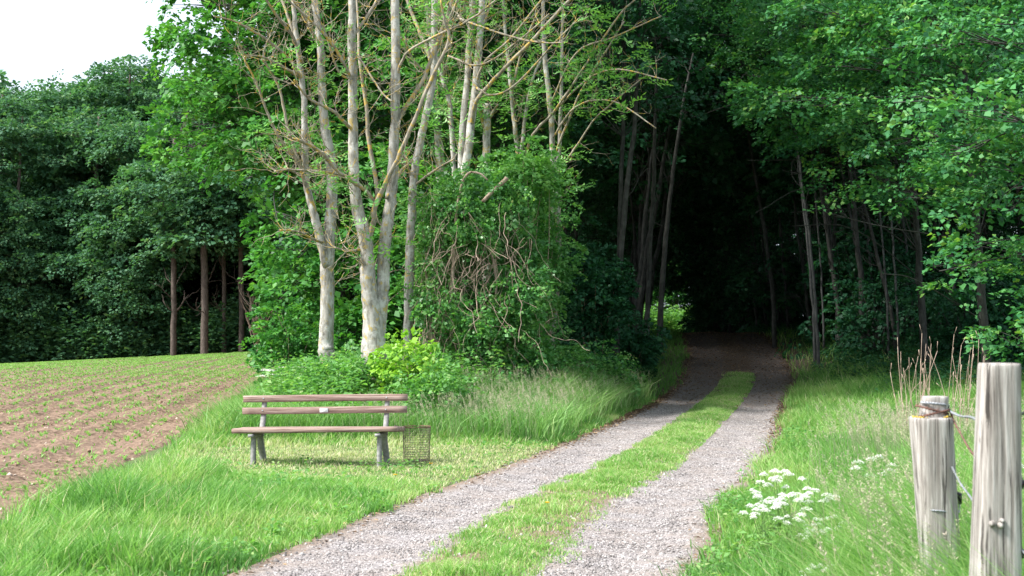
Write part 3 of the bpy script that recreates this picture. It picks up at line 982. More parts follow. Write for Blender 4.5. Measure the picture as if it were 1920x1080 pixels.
def ash_leaves(buf, P, n_each, size):
    """feathery tufts of compound leaves at the points P"""
    n = len(P)
    if n == 0: return
    K = 5
    C0 = np.repeat(P, n_each, 0) + rng.normal(0, size * 0.5, (n * n_each, 3))
    m = len(C0)
    ax = norm(rng.normal(0, 1, (m, 3)) * np.array([1, 1, 0.5]) + np.array([0, 0, 0.15]))
    sd = norm(np.cross(ax, np.array([0, 0, 1.0]) + rng.normal(0, 0.3, (m, 3))))
    L = size * (0.7 + 0.6 * rng.random(m))
    cr = rng.random(m)
    for k in range(4):
        t = 0.25 + 0.22 * k
        for s in (-1, 1):
            C = C0 + ax * (L * t)[:, None] - np.array([0, 0, 1]) * (L * t * t * 0.25)[:, None]
            D = norm(sd * s + ax * 0.7 + rng.normal(0, 0.15, (m, 3)))
            nn = norm(np.cross(ax, sd) * 1.0 + rng.normal(0, 0.3, (m, 3)))
            leaves(buf, C, D, nn, L * 0.36, L * 0.12, np.clip(cr * 0.7 + 0.3 * rng.random(m), 0, 1))
    leaves(buf, C0 + ax * L[:, None] * 0.95, ax, norm(np.cross(ax, sd)), L * 0.36, L * 0.12, cr)


# ---- generic leafy crown from blobs
def blob_crown(lf, br, trunk_top, blobs, spr, leaf, K, size, flat=0.6, droop=0.35, poly=None, wf=0.75, limb=0.016, up=0.75):
    """blobs: (n,4) centre + radius"""
    for bx, by, bz, r in blobs:
        n = max(4, int(spr * r * r))
        d = sph(n)
        d[:, 2] = np.where(d[:, 2] < -0.3, -d[:, 2] * 0.5, d[:, 2])
        d = norm(d)
        rr = r * (0.35 + 0.65 * rng.random(n) ** 0.5)
        C = np.array([bx, by, bz]) + d * rr[:, None] * np.array([1, 1, flat])
        if poly is not None:
            x, y = proj(C)
            k = in_poly(x, y, poly) | (y < -10)
            C, d = C[k], d[k]
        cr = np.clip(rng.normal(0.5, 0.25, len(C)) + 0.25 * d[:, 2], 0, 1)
        sprays(lf, C, d, size * (0.7 + 0.6 * rng.random(len(C))), K, leaf, droop, 0.5, up, wf, crnd=cr)
        if br is not None:
            c = np.array([bx, by, bz])
            tt = np.array(trunk_top(bz))
            L = np.linalg.norm(c - tt)
            mid = (c + tt) / 2 + rng.normal(0, 0.10 * L, 3) + np.array([0, 0, 0.12 * L])
            Q = catmull(np.array([tt, mid, c]), 5)
            tube(br, Q, np.linspace(limb * (0.6 + 0.08 * L), 0.01, len(Q)), 5, cap=False)
            for k in range(4):
                if len(C):
                    e = C[rng.integers(len(C))]
                    tube(br, catmull(np.array([Q[-3], (Q[-3] + e) / 2 + rng.normal(0, 0.06, 3), e]), 3), np.linspace(0.012, 0.004, 7), 4, cap=False)


def rand_blobs(ell, n, r0, r1, shell=0.55):
    """ell: list of (cx, cy, cz, rx, ry, rz)"""
    out = []
    vols = np.array([e[3] * e[4] * e[5] for e in ell]); vols = vols / vols.sum()
    for k in range(n):
        e = ell[rng.choice(len(ell), p=vols)]
        d = sph(1)[0]
        t = shell + (1 - shell) * rng.random()
        out.append((e[0] + d[0] * e[3] * t, e[1] + d[1] * e[4] * t, e[2] + d[2] * e[5] * t, rng.uniform(r0, r1)))
    return np.array(out)


def leafy_tree(name, label, base, pts, ell, nb, r0, r1, spr, leaf, K, size, mat, bark, poly=None, r=0.15, flat=0.6, droop=0.35, grp=None, shell=0.5, cat='tree', blobs=None, origin=None):
    org = base
    root = empty(name, base, label, cat, grp)
    tb = Buf(); lf = Buf()
    Q = catmull(np.array(pts, float), 6)
    Q[:, :2] += rng.normal(0, 0.02, (len(Q), 2))
    rr = np.linspace(r, r * 0.25, len(Q)); rr[0] *= 1.35
    tube(tb, Q, rr, 9, 0.05)
    def top(z):
        i = np.argmin(np.abs(Q[:, 2] - (z - 0.8)))
        return Q[i]
    bl = rand_blobs(ell, nb, r0, r1, shell) if blobs is None else blobs
    blob_crown(lf, tb, top, bl, spr, leaf, K, size, flat, droop, poly)
    tb.build('trunk', M[bark], root, True, org)
    lf.build('crown', M[mat], root, False, org)
    return root


def ash_tree(label, base, stems, branches, d, tw=10, leafp=20, leaf_size=0.24, extra=None, grp='pale ash trees behind the bench', mat='bark_ash', top=None):
    root = empty('ash_tree', base, label, 'tree', grp)
    tb = Buf(); br = Buf(); lf = Buf()
    tips = []
    for s in stems:
        pts, dr = s
        pts = [(a, b_, c * 0.86) for a, b_, c in pts]
        Q = stem(tb, pts, dr, 16, 0.02)
        twigs_on(br, Q, tw, 0.75, tips, 0.009, 2, 0.25, curl=0.38)
        P = Q
    for s in branches:
        pts, dr, dd = s
        bb_ = Buf()
        pts = [(a, b_, c * 0.8) for a, b_, c in pts]
        Q = stem(bb_, pts, dr, 7, 0.05, dd, 0.014)
        twigs_on(bb_, Q, tw // 2 + 4, 0.6, tips, 0.007, 1, 0.2, curl=0.4)
        bb_.build('branch', M['bark_twig'], root, True, base)
    n0 = sum(len(a) for a in tb.q)
    if br.v: tb.add(np.concatenate(br.v), np.concatenate(br.q))
    n1 = sum(len(a) for a in tb.q)
    to = tb.build('trunk', M[mat], root, True, base)
    to.data.materials.append(M['bark_twig'])
    mi = np.zeros(len(to.data.polygons), np.int32); mi[n0:n1] = 1
    to.data.polygons.foreach_set('material_index', mi)
    if leafp and tips:
        T = np.array([t[0] for t in tips])
        idx = rng.choice(len(T), min(len(T), int(leafp * 1.6)), replace=False)
        P = T[idx]
        if extra is not None: P = np.vstack([P, extra])
        ash_leaves(lf, P, 7, leaf_size)
        if top is not None:      # unseen leaf mass added above the frame to shade track and verge
            blob_crown(lf, None, None, rand_blobs([top], 26, 0.7, 1.1, 0.1), 12, 0.16, 18, 0.6)
        lf.build('crown', M['ash_leaf'], root, False, base)
    return root


def pxs(L, d, jitter=0.0):
    return np.array([px(x + rng.normal(0, jitter), y + rng.normal(0, jitter), d + rng.normal(0, 0.25)) for x, y in L])


# first ash: two stems from one base
B1 = gpt(*px(614, 690, 24.0)[:2])
ash_tree('leftmost pale ash, leaning side stem forking left above its knotted trunk', B1, [
    ([(610, 790, 42), (614, 690, 35), (612, 660, 36), (611, 640, 33), (614, 560, 30), (614, 500, 30), (618, 440, 27), (623, 360, 24), (618, 290, 22), (608, 230, 20), (603, 150, 18), (600, 80, 16), (590, 0, 14), (580, -80, 10), (572, -180, 5)], 24.0),
    ([(612, 500, 16), (602, 455, 20), (590, 405, 18), (580, 370, 16), (574, 330, 15), (572, 250, 14), (568, 170, 13), (560, 100, 12), (552, 30, 10), (545, -60, 7), (540, -140, 4)], 23.9)],
    [([(592, 400, 10), (570, 340, 8), (559, 304, 8), (522, 255, 7), (500, 207, 6), (478, 150, 5), (456, 107, 3)], 23.9, -0.8),
     ([(578, 345, 9), (563, 310, 8), (540, 240, 7), (525, 170, 6), (505, 130, 5), (490, 110, 3)], 23.9, -0.4),
     ([(568, 150, 9), (548, 118, 8), (520, 90, 7), (489, 67, 6), (440, 40, 4), (400, 30, 3)], 23.9, -1.2),
     ([(567, 120, 9), (550, 70, 8), (522, 33, 7), (500, 0, 6), (470, -50, 4)], 23.9, -0.8),
     ([(563, 145, 8), (530, 125, 7), (493, 107, 5), (463, 104, 3)], 23.9, -1.4),
     ([(560, 95, 8), (540, 30, 7), (520, -20, 6), (500, -80, 4)], 23.9, 0.5),
     ([(600, 90, 8), (575, 40, 7), (550, 0, 6), (520, -50, 4)], 24, -1.0),
     ([(607, 455, 6), (590, 450, 6), (560, 435, 5), (525, 431, 3)], 23.9, -1.0),
     ([(614, 300, 8), (585, 275, 7), (548, 259, 6), (540, 255, 5)], 23.9, -0.9),
     ([(572, 335, 7), (541, 318, 6), (520, 323, 4)], 23.9, -0.8)],
    24, 16, 16)

B2 = gpt(*px(702, 720, 22.0)[:2])
ash_tree('thickest pale ash, two stems from one swollen base directly behind the bench', B2, [
    ([(704, 830, 96), (703, 760, 82), (703, 715, 70), (701, 655, 55), (698, 600, 42), (694, 560, 36), (690, 520, 34), (689, 480, 30), (684, 440, 30), (672, 400, 28), (664, 340, 24), (662, 240, 21), (662, 150, 20), (660, 50, 18), (659, -40, 16), (655, -140, 12), (650, -260, 6)], 22.0),
    ([(706, 700, 26), (711, 620, 30), (716, 560, 30), (718, 530, 28), (720, 470, 27), (726, 420, 26), (735, 350, 24), (738, 270, 22), (742, 190, 21), (742, 90, 20), (740, 0, 19), (738, -100, 14), (735, -250, 6)], 22.1)],
    [([(690, 455, 14), (701, 415, 13), (704, 385, 13), (733, 322, 11), (763, 259, 10), (804, 159, 9), (841, 78, 8), (834, 40, 6), (826, 0, 5)], 22.0, -0.6),
     ([(700, 400, 10), (707, 356, 10), (692, 267, 10), (685, 185, 9), (674, 111, 8), (672, 60, 6), (668, -30, 4)], 22.1, 0.5),
     ([(738, 245, 12), (755, 211, 11), (793, 148, 10), (822, 74, 9), (848, 0, 7), (870, -80, 4)], 22.1, 0.4),
     ([(742, 150, 8), (752, 118, 7), (770, 93, 6), (826, 63, 6), (874, 41, 5), (930, 0, 4), (990, -60, 3)], 22.1, -0.6),
     ([(662, 70, 8), (696, 19, 7), (710, -10, 5), (730, -60, 3)], 22, 0.5),
     ([(704, 385, 9), (690, 362, 8), (659, 337, 8), (630, 318, 7), (607, 289, 7), (575, 268, 6), (548, 259, 4)], 22, -0.8),
     ([(680, 355, 7), (640, 330, 6), (600, 322, 6), (541, 318, 4), (515, 322, 3)], 22, -1.0),
     ([(662, 245, 8), (645, 228, 8), (622, 207, 7), (585, 189, 6), (563, 167, 5), (552, 150, 3)], 22, -1.0),
     ([(660, 150, 8), (648, 126, 7), (622, 81, 7), (593, 48, 6), (548, 7, 5), (500, -40, 3)], 22, -0.8),
     ([(664, 150, 6), (640, 140, 5), (625, 110, 5), (610, 60, 4), (590, 20, 3)], 22, -0.5),
     ([(668, 105, 6), (680, 118, 5), (700, 150, 5), (720, 178, 4), (735, 190, 4)], 22, -0.5),
     ([(676, 468, 6), (655, 470, 6), (630, 465, 4)], 22, -0.5),
     ([(724, 372, 8), (740, 345, 7), (752, 320, 6), (775, 300, 4)], 22, 0.5)],
    22, 18, 18)

B3 = gpt(*px(765, 650, 24.5)[:2])
ash_tree('slim pale ash between the thick double trunk and the thicket', B3, [
    ([(762, 780, 28), (764, 650, 21), (767, 560, 21), (768, 470, 20), (772, 400, 18), (776, 340, 18), (781, 300, 17), (798, 220, 16), (812, 150, 15), (815, 80, 15), (814, 0, 13), (812, -100, 10), (810, -200, 5)], 24.5)],
    [([(808, 130, 10), (804, 100, 10), (785, 56, 9), (763, 0, 8), (745, -60, 5)], 24.5, 0.5),
     ([(775, 350, 6), (800, 330, 6), (830, 310, 5), (852, 298, 4)], 24.5, -0.6),
     ([(770, 330, 6), (760, 300, 5), (748, 285, 4)], 24.5, -0.6),
     ([(815, 100, 8), (835, 50, 7), (858, 0, 6), (880, -60, 4)], 24.5, -0.5),
     ([(812, 160, 6), (790, 130, 6), (768, 100, 5), (760, 70, 4)], 24.5, -0.5)],
    24.5, 14, 14)

B4 = gpt(*px(848, 720, 26.0)[:2])
ash_tree('pale ash with twin upright stems rising out of the overgrown thicket', B4, [
    ([(848, 800, 40), (848, 720, 32), (846, 600, 30), (850, 480, 28), (860, 380, 26), (864, 330, 17), (868, 240, 15), (876, 150, 14), (882, 60, 14), (886, 0, 13), (888, -120, 9), (890, -220, 4)], 26.0),
    ([(862, 400, 16), (871, 330, 19), (882, 250, 18), (892, 160, 17), (900, 60, 15), (904, 0, 14), (908, -120, 9), (912, -220, 4)], 25.9),
    ([(858, 370, 12), (852, 320, 12), (847, 250, 11), (842, 190, 10), (830, 150, 9), (820, 105, 8), (812, 60, 5)], 26.2)],
    [([(884, 240, 11), (893, 190, 10), (937, 137, 9), (993, 81, 9), (1067, 0, 8), (1120, -60, 5)], 25.9, -1.0),
     ([(893, 165, 6), (900, 168, 6), (919, 178, 5), (956, 167, 5), (1000, 125, 5), (1040, 80, 4), (1090, 30, 3)], 25.9, -1.2),
     ([(890, 170, 7), (907, 118, 6), (955, 74, 5), (1015, 0, 5), (1050, -40, 3)], 25.9, -0.5),
     ([(840, 105, 5), (860, 112, 5), (881, 122, 5), (919, 115, 5), (980, 70, 4), (1030, 26, 3)], 25.5, -0.8),
     ([(860, 30, 6), (867, 37, 6), (919, 56, 5), (978, 74, 5), (1020, 80, 4), (1056, 80, 3)], 25.5, -1.2),
     ([(902, 60, 7), (915, 20, 6), (925, -20, 4)], 25.9, 0.5),
     ([(885, 60, 6), (870, 10, 5), (855, -30, 4)], 25.9, -0.5)],
    26, 16, 22, top=(-0.8, 26.0, 11.4, 2.2, 2.4, 1.5))

B5 = gpt(*px(824, 700, 29.0)[:2])
ash_tree('grey trunk half hidden behind the twin stemmed ash, left of it', B5, [
    ([(826, 760, 30), (826, 500, 24), (824, 300, 19), (820, 230, 18), (815, 170, 16), (812, 100, 14), (800, 0, 12), (790, -120, 6)], 29.0)],
    [([(820, 180, 8), (835, 130, 7), (850, 60, 5), (860, 0, 4)], 29, 0)], 29, 10, 26, 0.3)
B6 = gpt(*px(913, 700, 28.0)[:2])
ash_tree('lichened trunk broken off short right of the twin stemmed ash', B6, [
    ([(915, 760, 26), (914, 500, 22), (912, 300, 17), (913, 240, 17), (912, 195, 18)], 28.0)],
    [([(908, 240, 8), (900, 210, 7), (896, 196, 5)], 28, -0.2), ([(916, 225, 8), (926, 208, 7), (934, 196, 5)], 28, -0.2)], 28, 4, 16)
B7 = gpt(*px(972, 700, 28.5)[:2])
ash_tree('thin grey tree with a narrow fork between broken trunk and shaded twin trunks', B7, [
    ([(978, 760, 18), (975, 500, 14), (971, 300, 10), (963, 220, 10), (955, 130, 9), (948, 60, 7), (940, -60, 5)], 28.5),
    ([(972, 320, 9), (978, 280, 8), (986, 210, 8), (1002, 140, 6), (1022, 100, 4)], 28.4)],
    [([(981, 307, 7), (1000, 252, 7), (1037, 211, 6), (1070, 165, 6), (1100, 118, 5), (1160, 30, 5), (1190, 0, 4)], 28.3, -1.5),
     ([(960, 170, 6), (980, 90, 5), (1010, 20, 4)], 28.3, -0.5)], 28.5, 12, 26, 0.28, top=(0.2, 29.0, 12.3, 2.4, 2.4, 1.7))
B8 = gpt(*px(1035, 640, 28.0)[:2])
ash_tree('twisted twin trunks at the shaded edge of the wood right of the thicket', B8, [
    ([(1030, 720, 16), (1035, 620, 13), (1044, 550, 12), (1048, 430, 12), (1037, 300, 12), (1032, 200, 12), (1020, 100, 10), (1018, 20, 8), (1015, -80, 5)], 28.0),
    ([(1035, 640, 12), (1028, 580, 11), (1032, 500, 10), (1034, 440, 10), (1047, 300, 9), (1052, 200, 8), (1054, 60, 6), (1056, -60, 4)], 28.2)],
    [([(1037, 300, 6), (1060, 240, 6), (1090, 170, 5), (1140, 90, 4), (1170, 40, 3)], 28, -1.2),
     ([(1040, 330, 6), (1070, 290, 5), (1110, 230, 4), (1140, 200, 4), (1200, 150, 3)], 28, -1.5),
     ([(1036, 260, 6), (1080, 200, 5), (1150, 190, 4), (1230, 240, 3)], 28, -2),
     ([(1030, 200, 5), (1080, 100, 5), (1150, 70, 4), (1240, 30, 3)], 28, -2.2),
     ([(1034, 215, 5), (1100, 150, 5), (1160, 130, 4), (1250, 150, 3)], 28, -2.4)],
    28, 8, 26, 0.28, top=(1.6, 28.5, 12.2, 2.6, 2.4, 1.7))


# dense broad-leaved tree behind the ashes (fills the left middle of the picture)
polyM = [(345, -400), (300, 60), (300, 130), (345, 170), (290, 215), (300, 290), (390, 330), (480, 330), (500, 370), (480, 420), (495, 480), (505, 560), (500, 620), (535, 690), (560, 730), (860, 740), (870, 300), (960, 250), (1000, 100), (1040, -400)]
bx, by = px(640, 600, 31.5)[:2]
bs = gpt(bx, by)
bl = []
for (x0, x1, y0, y1, n, d0, d1) in [(330, 600, -60, 320, 60, 29, 34), (540, 860, -60, 330, 60, 29, 34), (510, 800, 320, 690, 70, 27.5, 32), (340, 620, -330, -40, 30, 29, 35), (600, 900, -330, -40, 30, 29, 35)]:
    for k in range(n):
        c = px(rng.uniform(x0, x1), rng.uniform(y0, y1), rng.uniform(d0, d1))
        if c[2] < 0.4: continue
        bl.append((c[0], c[1], c[2], rng.uniform(0.6, 1.1)))
leafy_tree('maple_tree', 'big bright green leafy tree filling the space behind the pale ash stems', bs,
           [bs, bs + np.array([0.1, 0, 3]), bs + np.array([-0.2, 0, 7]), bs + np.array([-0.3, 0, 10.5])], None, 0, 0, 0, 24, 0.125, 20, 0.46, 'maple', 'bark_dark', polyM, 0.22, 0.8, 0.45, blobs=np.array(bl))

# ash-leaved trees filling the upper middle (x 780..1100) behind the stems
polyA = [(760, -400), (770, 300), (800, 420), (940, 420), (1010, 330), (1060, 250), (1100, 150), (1140, -400)]
bs = gpt(0.4, 33)
bl = []
for k in range(90):
    c = px(rng.uniform(770, 1090), rng.uniform(-300, 360), rng.uniform(31, 35))
    bl.append((c[0], c[1], c[2], rng.uniform(0.6, 1.0)))
leafy_tree('leafy_tree', 'green leafy tree filling the gaps right of the twin stemmed ash', bs,
           [bs, bs + np.array([0.1, 0, 3]), bs + np.array([0.3, 0, 7]), bs + np.array([0.2, 0, 10.0])], None, 0, 0, 0, 20, 0.11, 18, 0.42, 'maple', 'bark_dark', polyA, 0.16, 0.8, 0.4, blobs=np.array(bl))

# ---- right hand edge trees
polyR = [(1290, -400), (1300, 40), (1330, 110), (1400, 130), (1390, 190), (1440, 240), (1500, 330), (1540, 380), (1640, 350), (1700, 390), (1690, 440), (1760, 470), (1730, 560), (1780, 640), (1850, 690), (2400, 760), (2400, -400)]
polyR2 = [(1700, -400), (1640, 60), (1660, 150), (1700, 220), (1720, 330), (1700, 400), (1760, 470), (1800, 560), (1760, 600), (1800, 680), (2400, 760), (2400, -400)]


def edge_tree(label, X, Y, ell, nb, poly, r0=0.7, r1=1.25, leaf=0.098, spr=13, K=36):
    bs = gpt(X, Y)
    return leafy_tree('edge_tree', label, bs, [bs, bs + np.array([-0.2, -0.1, 3]), bs + np.array([-0.5, -0.2, 7]), bs + np.array([-0.4, 0, 12])], ell, nb, r0, r1, spr, leaf, K, 0.62, 'oak', 'bark_dark', poly, 0.10, 0.26, 0.25, shell=0.3, grp='leafy trees at the edge of the wood on the right')


edge_tree('nearest leafy tree hanging into the right border, branches down to the grass', 9.6, 22.5, [(8.6, 22.5, 5.2, 2.9, 2.6, 5.4)], 62, polyR2)
edge_tree('leafy tree of bluish green sprays second from the right border', 9.2, 27.5, [(8.2, 27, 6.2, 3.3, 2.8, 5.6)], 66, polyR)
edge_tree('leafy tree with the lowest bough reaching over the right verge', 9.6, 33.0, [(7.8, 31.5, 7.2, 3.8, 3.2, 4.4), (5.2, 31.5, 12.6, 4.2, 3.5, 1.5)], 88, polyR)  # second ellipsoid: unseen canopy added overhead to shade the track
edge_tree('leafy tree whose crown arches over the mouth of the track at the top', 9.8, 39.5, [(7.4, 38, 9.4, 4.4, 3.6, 3.4), (5.5, 38.5, 14.0, 4.5, 3.5, 1.6)], 90, polyR, leaf=0.1)  # upper ellipsoid is extra out-of-frame canopy, added to darken the mouth

# leafy tree added to shade the mouth of the track from the left
bs = gpt(2.3, 31.8)
bl = []
for k in range(85):
    c = px(rng.uniform(960, 1270), rng.uniform(-420, 210), rng.uniform(30, 33.5))
    bl.append((c[0], c[1], c[2], rng.uniform(0.6, 1.0)))
leafy_tree('leafy_tree', 'dark leafy tree hanging over the left mouth of the track above the twisted twin trunks, added for its shade', bs,
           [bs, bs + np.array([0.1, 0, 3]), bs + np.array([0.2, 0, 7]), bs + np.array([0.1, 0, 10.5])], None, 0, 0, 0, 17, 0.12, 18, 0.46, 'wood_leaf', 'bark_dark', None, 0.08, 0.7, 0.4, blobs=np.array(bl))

# ---- wood of slim trees on both sides of the track: a few built, the rest copied
protos = []
for k in range(5):
    hgt = [11, 12.5, 10, 13, 11.5][k]
    ln = [(0.5, 0.2), (-0.4, 0.5), (0.8, -0.3), (0.2, 0.1), (-0.6, -0.4)][k]
    z0 = [3.0, 4.2, 2.2, 3.6, 2.6][k]
    b0 = np.array([0, 0, 0.0])
    bl = rand_blobs([(ln[0] * 1.5, ln[1] * 1.5, (z0 + hgt) / 2 + 0.6, 2.8, 2.8, (hgt - z0) / 2 + 0.3)], 34, 0.8, 1.35, 0.2)
    low = rand_blobs([(0, 0, 2.0, 1.6, 1.6, 1.1)], 0 if k in (1, 2, 3) else 4, 0.5, 0.8, 0.4).reshape(-1, 4)
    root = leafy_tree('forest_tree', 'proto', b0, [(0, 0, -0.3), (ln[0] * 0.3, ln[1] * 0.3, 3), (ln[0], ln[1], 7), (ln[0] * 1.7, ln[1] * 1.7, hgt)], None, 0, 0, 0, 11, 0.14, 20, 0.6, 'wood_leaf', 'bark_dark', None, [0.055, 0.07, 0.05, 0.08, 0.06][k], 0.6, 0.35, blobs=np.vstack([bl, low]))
    protos.append(root)

used = set()


def wedge(X, Y, m):
    return 34 < Y < 100 and abs(X - 0.1145 * Y) < m


def place(protoi, X, Y, rz, s, label, group, cat='tree', lean=0.0):
    if wedge(X, Y, 1.0): return None
    if wedge(X, Y, 3.2): protoi = 2 if Y > 57 else (1 if protoi % 2 else 3)
    p = protos[protoi]
    if protoi in used:
        o = copy_tree(p)
    else:
        o = p; used.add(protoi)
    o.location = (X, Y, float(H(X, Y)))
    o.rotation_mode = 'ZYX'
    o.rotation_euler = (rng.normal(0, 0.03), lean + rng.normal(0, 0.03), rz)
    o.scale = (s, s, s)
    o['label'] = label; o['category'] = cat; o['group'] = group
    return o


ORD = ['first', 'second', 'third', 'fourth', 'fifth', 'sixth', 'seventh', 'eighth', 'ninth', 'tenth']
tcount = {-1: 0, 1: 0}


def trail_label(side):
    sn = 'left' if side < 0 else 'right'
    tcount[side] += 1
    if tcount[side] <= 10:
        return '%s slim shaded tree counted inward from the mouth along the %s edge of the track' % (ORD[tcount[side] - 1], sn)
    return 'slim dark tree far down the %s side of the tunnel of trees' % sn


# rows close to the track
for side in (-1, 1):
    Y = 38.0 if side < 0 else 39.0
    while Y < 92:
        Y += rng.uniform(1.1, 2.0)
        off = side * (rng.uniform(2.3, 3.1))
        X = pathx(Y) + off
        place(rng.integers(5), X, Y, rng.uniform(0, 6.28), rng.uniform(0.85, 1.1) * (1.2 if side < 0 and Y < 50 else 1),
              trail_label(side),
              'slim trees lining the %s side of the track' % ('left' if side < 0 else 'right'), lean=-side * rng.uniform(0.02, 0.16))
# deeper rows
for row in range(1, 7):
    for side in (-1, 1):
        Y = 35.0 if side < 0 else 36.0 - row * 1.2
        while Y < 90:
            Y += rng.uniform(3.0, 4.6)
            X = pathx(Y) + side * (2.6 + row * 2.9 + rng.uniform(-0.8, 0.8))
            if side < 0 and X < -3.5 - 0.04 * Y and Y < 80: continue
            place(rng.integers(5), X, Y, rng.uniform(0, 6.28), rng.uniform(0.95, 1.3),
                  'shaded tree deep in the wood %s of the track' % ('left' if side < 0 else 'right'),
                  'trees deep in the wood %s of the track' % ('left' if side < 0 else 'right'))

# wood closing the view behind the tunnel
for Y in (99, 106, 113, 120):
    for X in np.arange(-6, 52, 4.2):
        if -1 < X < 20 and Y < 119: continue
        place(rng.integers(5), X + rng.uniform(-1, 1), Y + rng.uniform(-1.5, 1.5), rng.uniform(0, 6.28), rng.uniform(1.1, 1.4),
              'shaded tree in the wood beyond the end of the track', 'trees closing the wood beyond the end of the track')
herbs(3500, 2, 18, 99, 112, lambda x, y: np.ones(len(x)) > 0,
      lambda x, y: 0.5 + 3.0 * fbm(x * 0.4, y * 0.4, 110), 0.30, 'undergrowth', 'sunlit green brush in the gap at the end of the tunnel', M['herb'], 16, margin=6)
# hazel-like understory bushes in the shade
ub = []
for k in range(3):
    root = empty('understory_bush', (0, 0, 0), 'x', 'bush', 'x')
    tb = Buf(); lf = Buf()
    for q in range(16):
        p = np.array([rng.normal(0, 0.75), rng.normal(0, 0.75), rng.uniform(0.5, 2.9)])
        m = 9
        dd = sph(m)
        sprays(lf, p + dd * 0.45 * rng.random((m, 1)) ** 0.4, dd, 0.5, 18, 0.12, 0.3, 0.5, 0.7, 0.75)
        tube(tb, catmull(np.array([[rng.normal(0, 0.08), rng.normal(0, 0.08), -0.1], p * 0.5 + rng.normal(0, 0.1, 3), p]), 4), np.linspace(0.025, 0.006, 9), 5, cap=False)
    tb.build('stem', M['bark_dark'], root, True)
    lf.build('foliage', M['wood_leaf'], root)
    ub.append(root)
uused = set()
for k in range(90):
    side = 1 if k % 5 < 3 else -1
    Y = rng.uniform(31, 72) if side > 0 else rng.uniform(36, 75)
    X = pathx(Y) + side * (3.6 + 11 * rng.random() ** 1.2)
    if side < 0 and X < -2: continue
    if wedge(X, Y, 2.4): continue
    i = int(rng.integers(3))
    o = copy_tree(ub[i]) if i in uused else ub[i]
    uused.add(i)
    o.location = (X, Y, float(H(X, Y)))
    sc_ = rng.uniform(0.75, 1.25)
    o.scale = (sc_, sc_, sc_); o.rotation_euler = (0, 0, rng.uniform(0, 6.28))
    sn = 'left' if side < 0 else 'right'
    o['label'] = 'dark leafy bush under the trees in the shade %s of the track' % sn
    o['group'] = 'understory bushes in the shade %s of the track' % sn

for k in range(34):     # brush closing in on the right where the track bends left
    Y = rng.uniform(54, 96); X = pathx(Y) + rng.uniform(2.2, 4.0)
    if wedge(X, Y, 2.0): continue
    i = int(rng.integers(3)); o = copy_tree(ub[i])
    o.location = (X, Y, float(H(X, Y))); sc_ = rng.uniform(0.8, 1.3); o.scale = (sc_, sc_, sc_); o.rotation_euler = (0, 0, rng.uniform(0, 6.28))
    o['label'] = 'dark leafy bush at the right edge of the track beyond its crest'
    o['group'] = 'bushes beyond the crest of the track'

# individual trunks seen at the left mouth of the wood
def slim_trunk(label, pts, d):
    x, y, w = pts[0]
    g0 = px(x, y, d)
    base = gpt(g0[0], d)
    root = empty('shaded_tree', base, label, 'tree')
    tb = Buf()
    pts = [(a, b_, c * 0.72) for a, b_, c in pts]
    Q = stem(tb, pts, d, 9, 0.05)
    twigs_on(tb, Q, 9, 0.9, None, 0.012, 1, 0.45)
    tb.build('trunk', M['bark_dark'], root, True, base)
    lf = Buf()
    top = Q[-1, :3]
    bl = rand_blobs([(top[0], top[1] + 0.5, top[2] + 2.2, 1.7, 1.5, 2.0)], 10, 0.7, 1.1, 0.2)
    blob_crown(lf, None, None, bl, 13, 0.12, 20, 0.5)
    lf.build('crown', M['wood_leaf'], root, False, base)


slim_trunk('straight grey trunk leaning right at the left mouth of the shaded track', [(1140, 740, 26), (1146, 690, 21), (1150, 620, 19), (1160, 520, 16), (1168, 430, 15), (1178, 330, 14), (1190, 230, 12), (1195, 120, 9), (1200, 0, 7)], 31.5)
slim_trunk('second grey trunk from the dark opening, straight and upright', [(1213, 700, 15), (1215, 560, 13), (1220, 440, 12), (1226, 340, 11), (1228, 230, 9), (1232, 100, 8)], 35)
slim_trunk('dark trunk standing nearest to the light at the tunnel end', [(1236, 660, 18), (1240, 560, 15), (1248, 450, 13), (1262, 320, 10), (1280, 200, 8), (1300, 100, 6)], 37.5)
slim_trunk('long leaning trunk curving up left, right of the tunnel', [(1452, 660, 13), (1450, 560, 12), (1436, 450, 10), (1420, 350, 9), (1405, 260, 8), (1395, 160, 6)], 44)
slim_trunk('thin brownish trunk near the right verge under the lowest bough', [(1574, 650, 12), (1570, 560, 11), (1556, 470, 10), (1545, 390, 9), (1530, 300, 7)], 40)
slim_trunk('thin pale trunk leaning left near the right verge', [(1680, 660, 11), (1672, 590, 10), (1650, 500, 9), (1625, 400, 8), (1600, 320, 6)], 38)

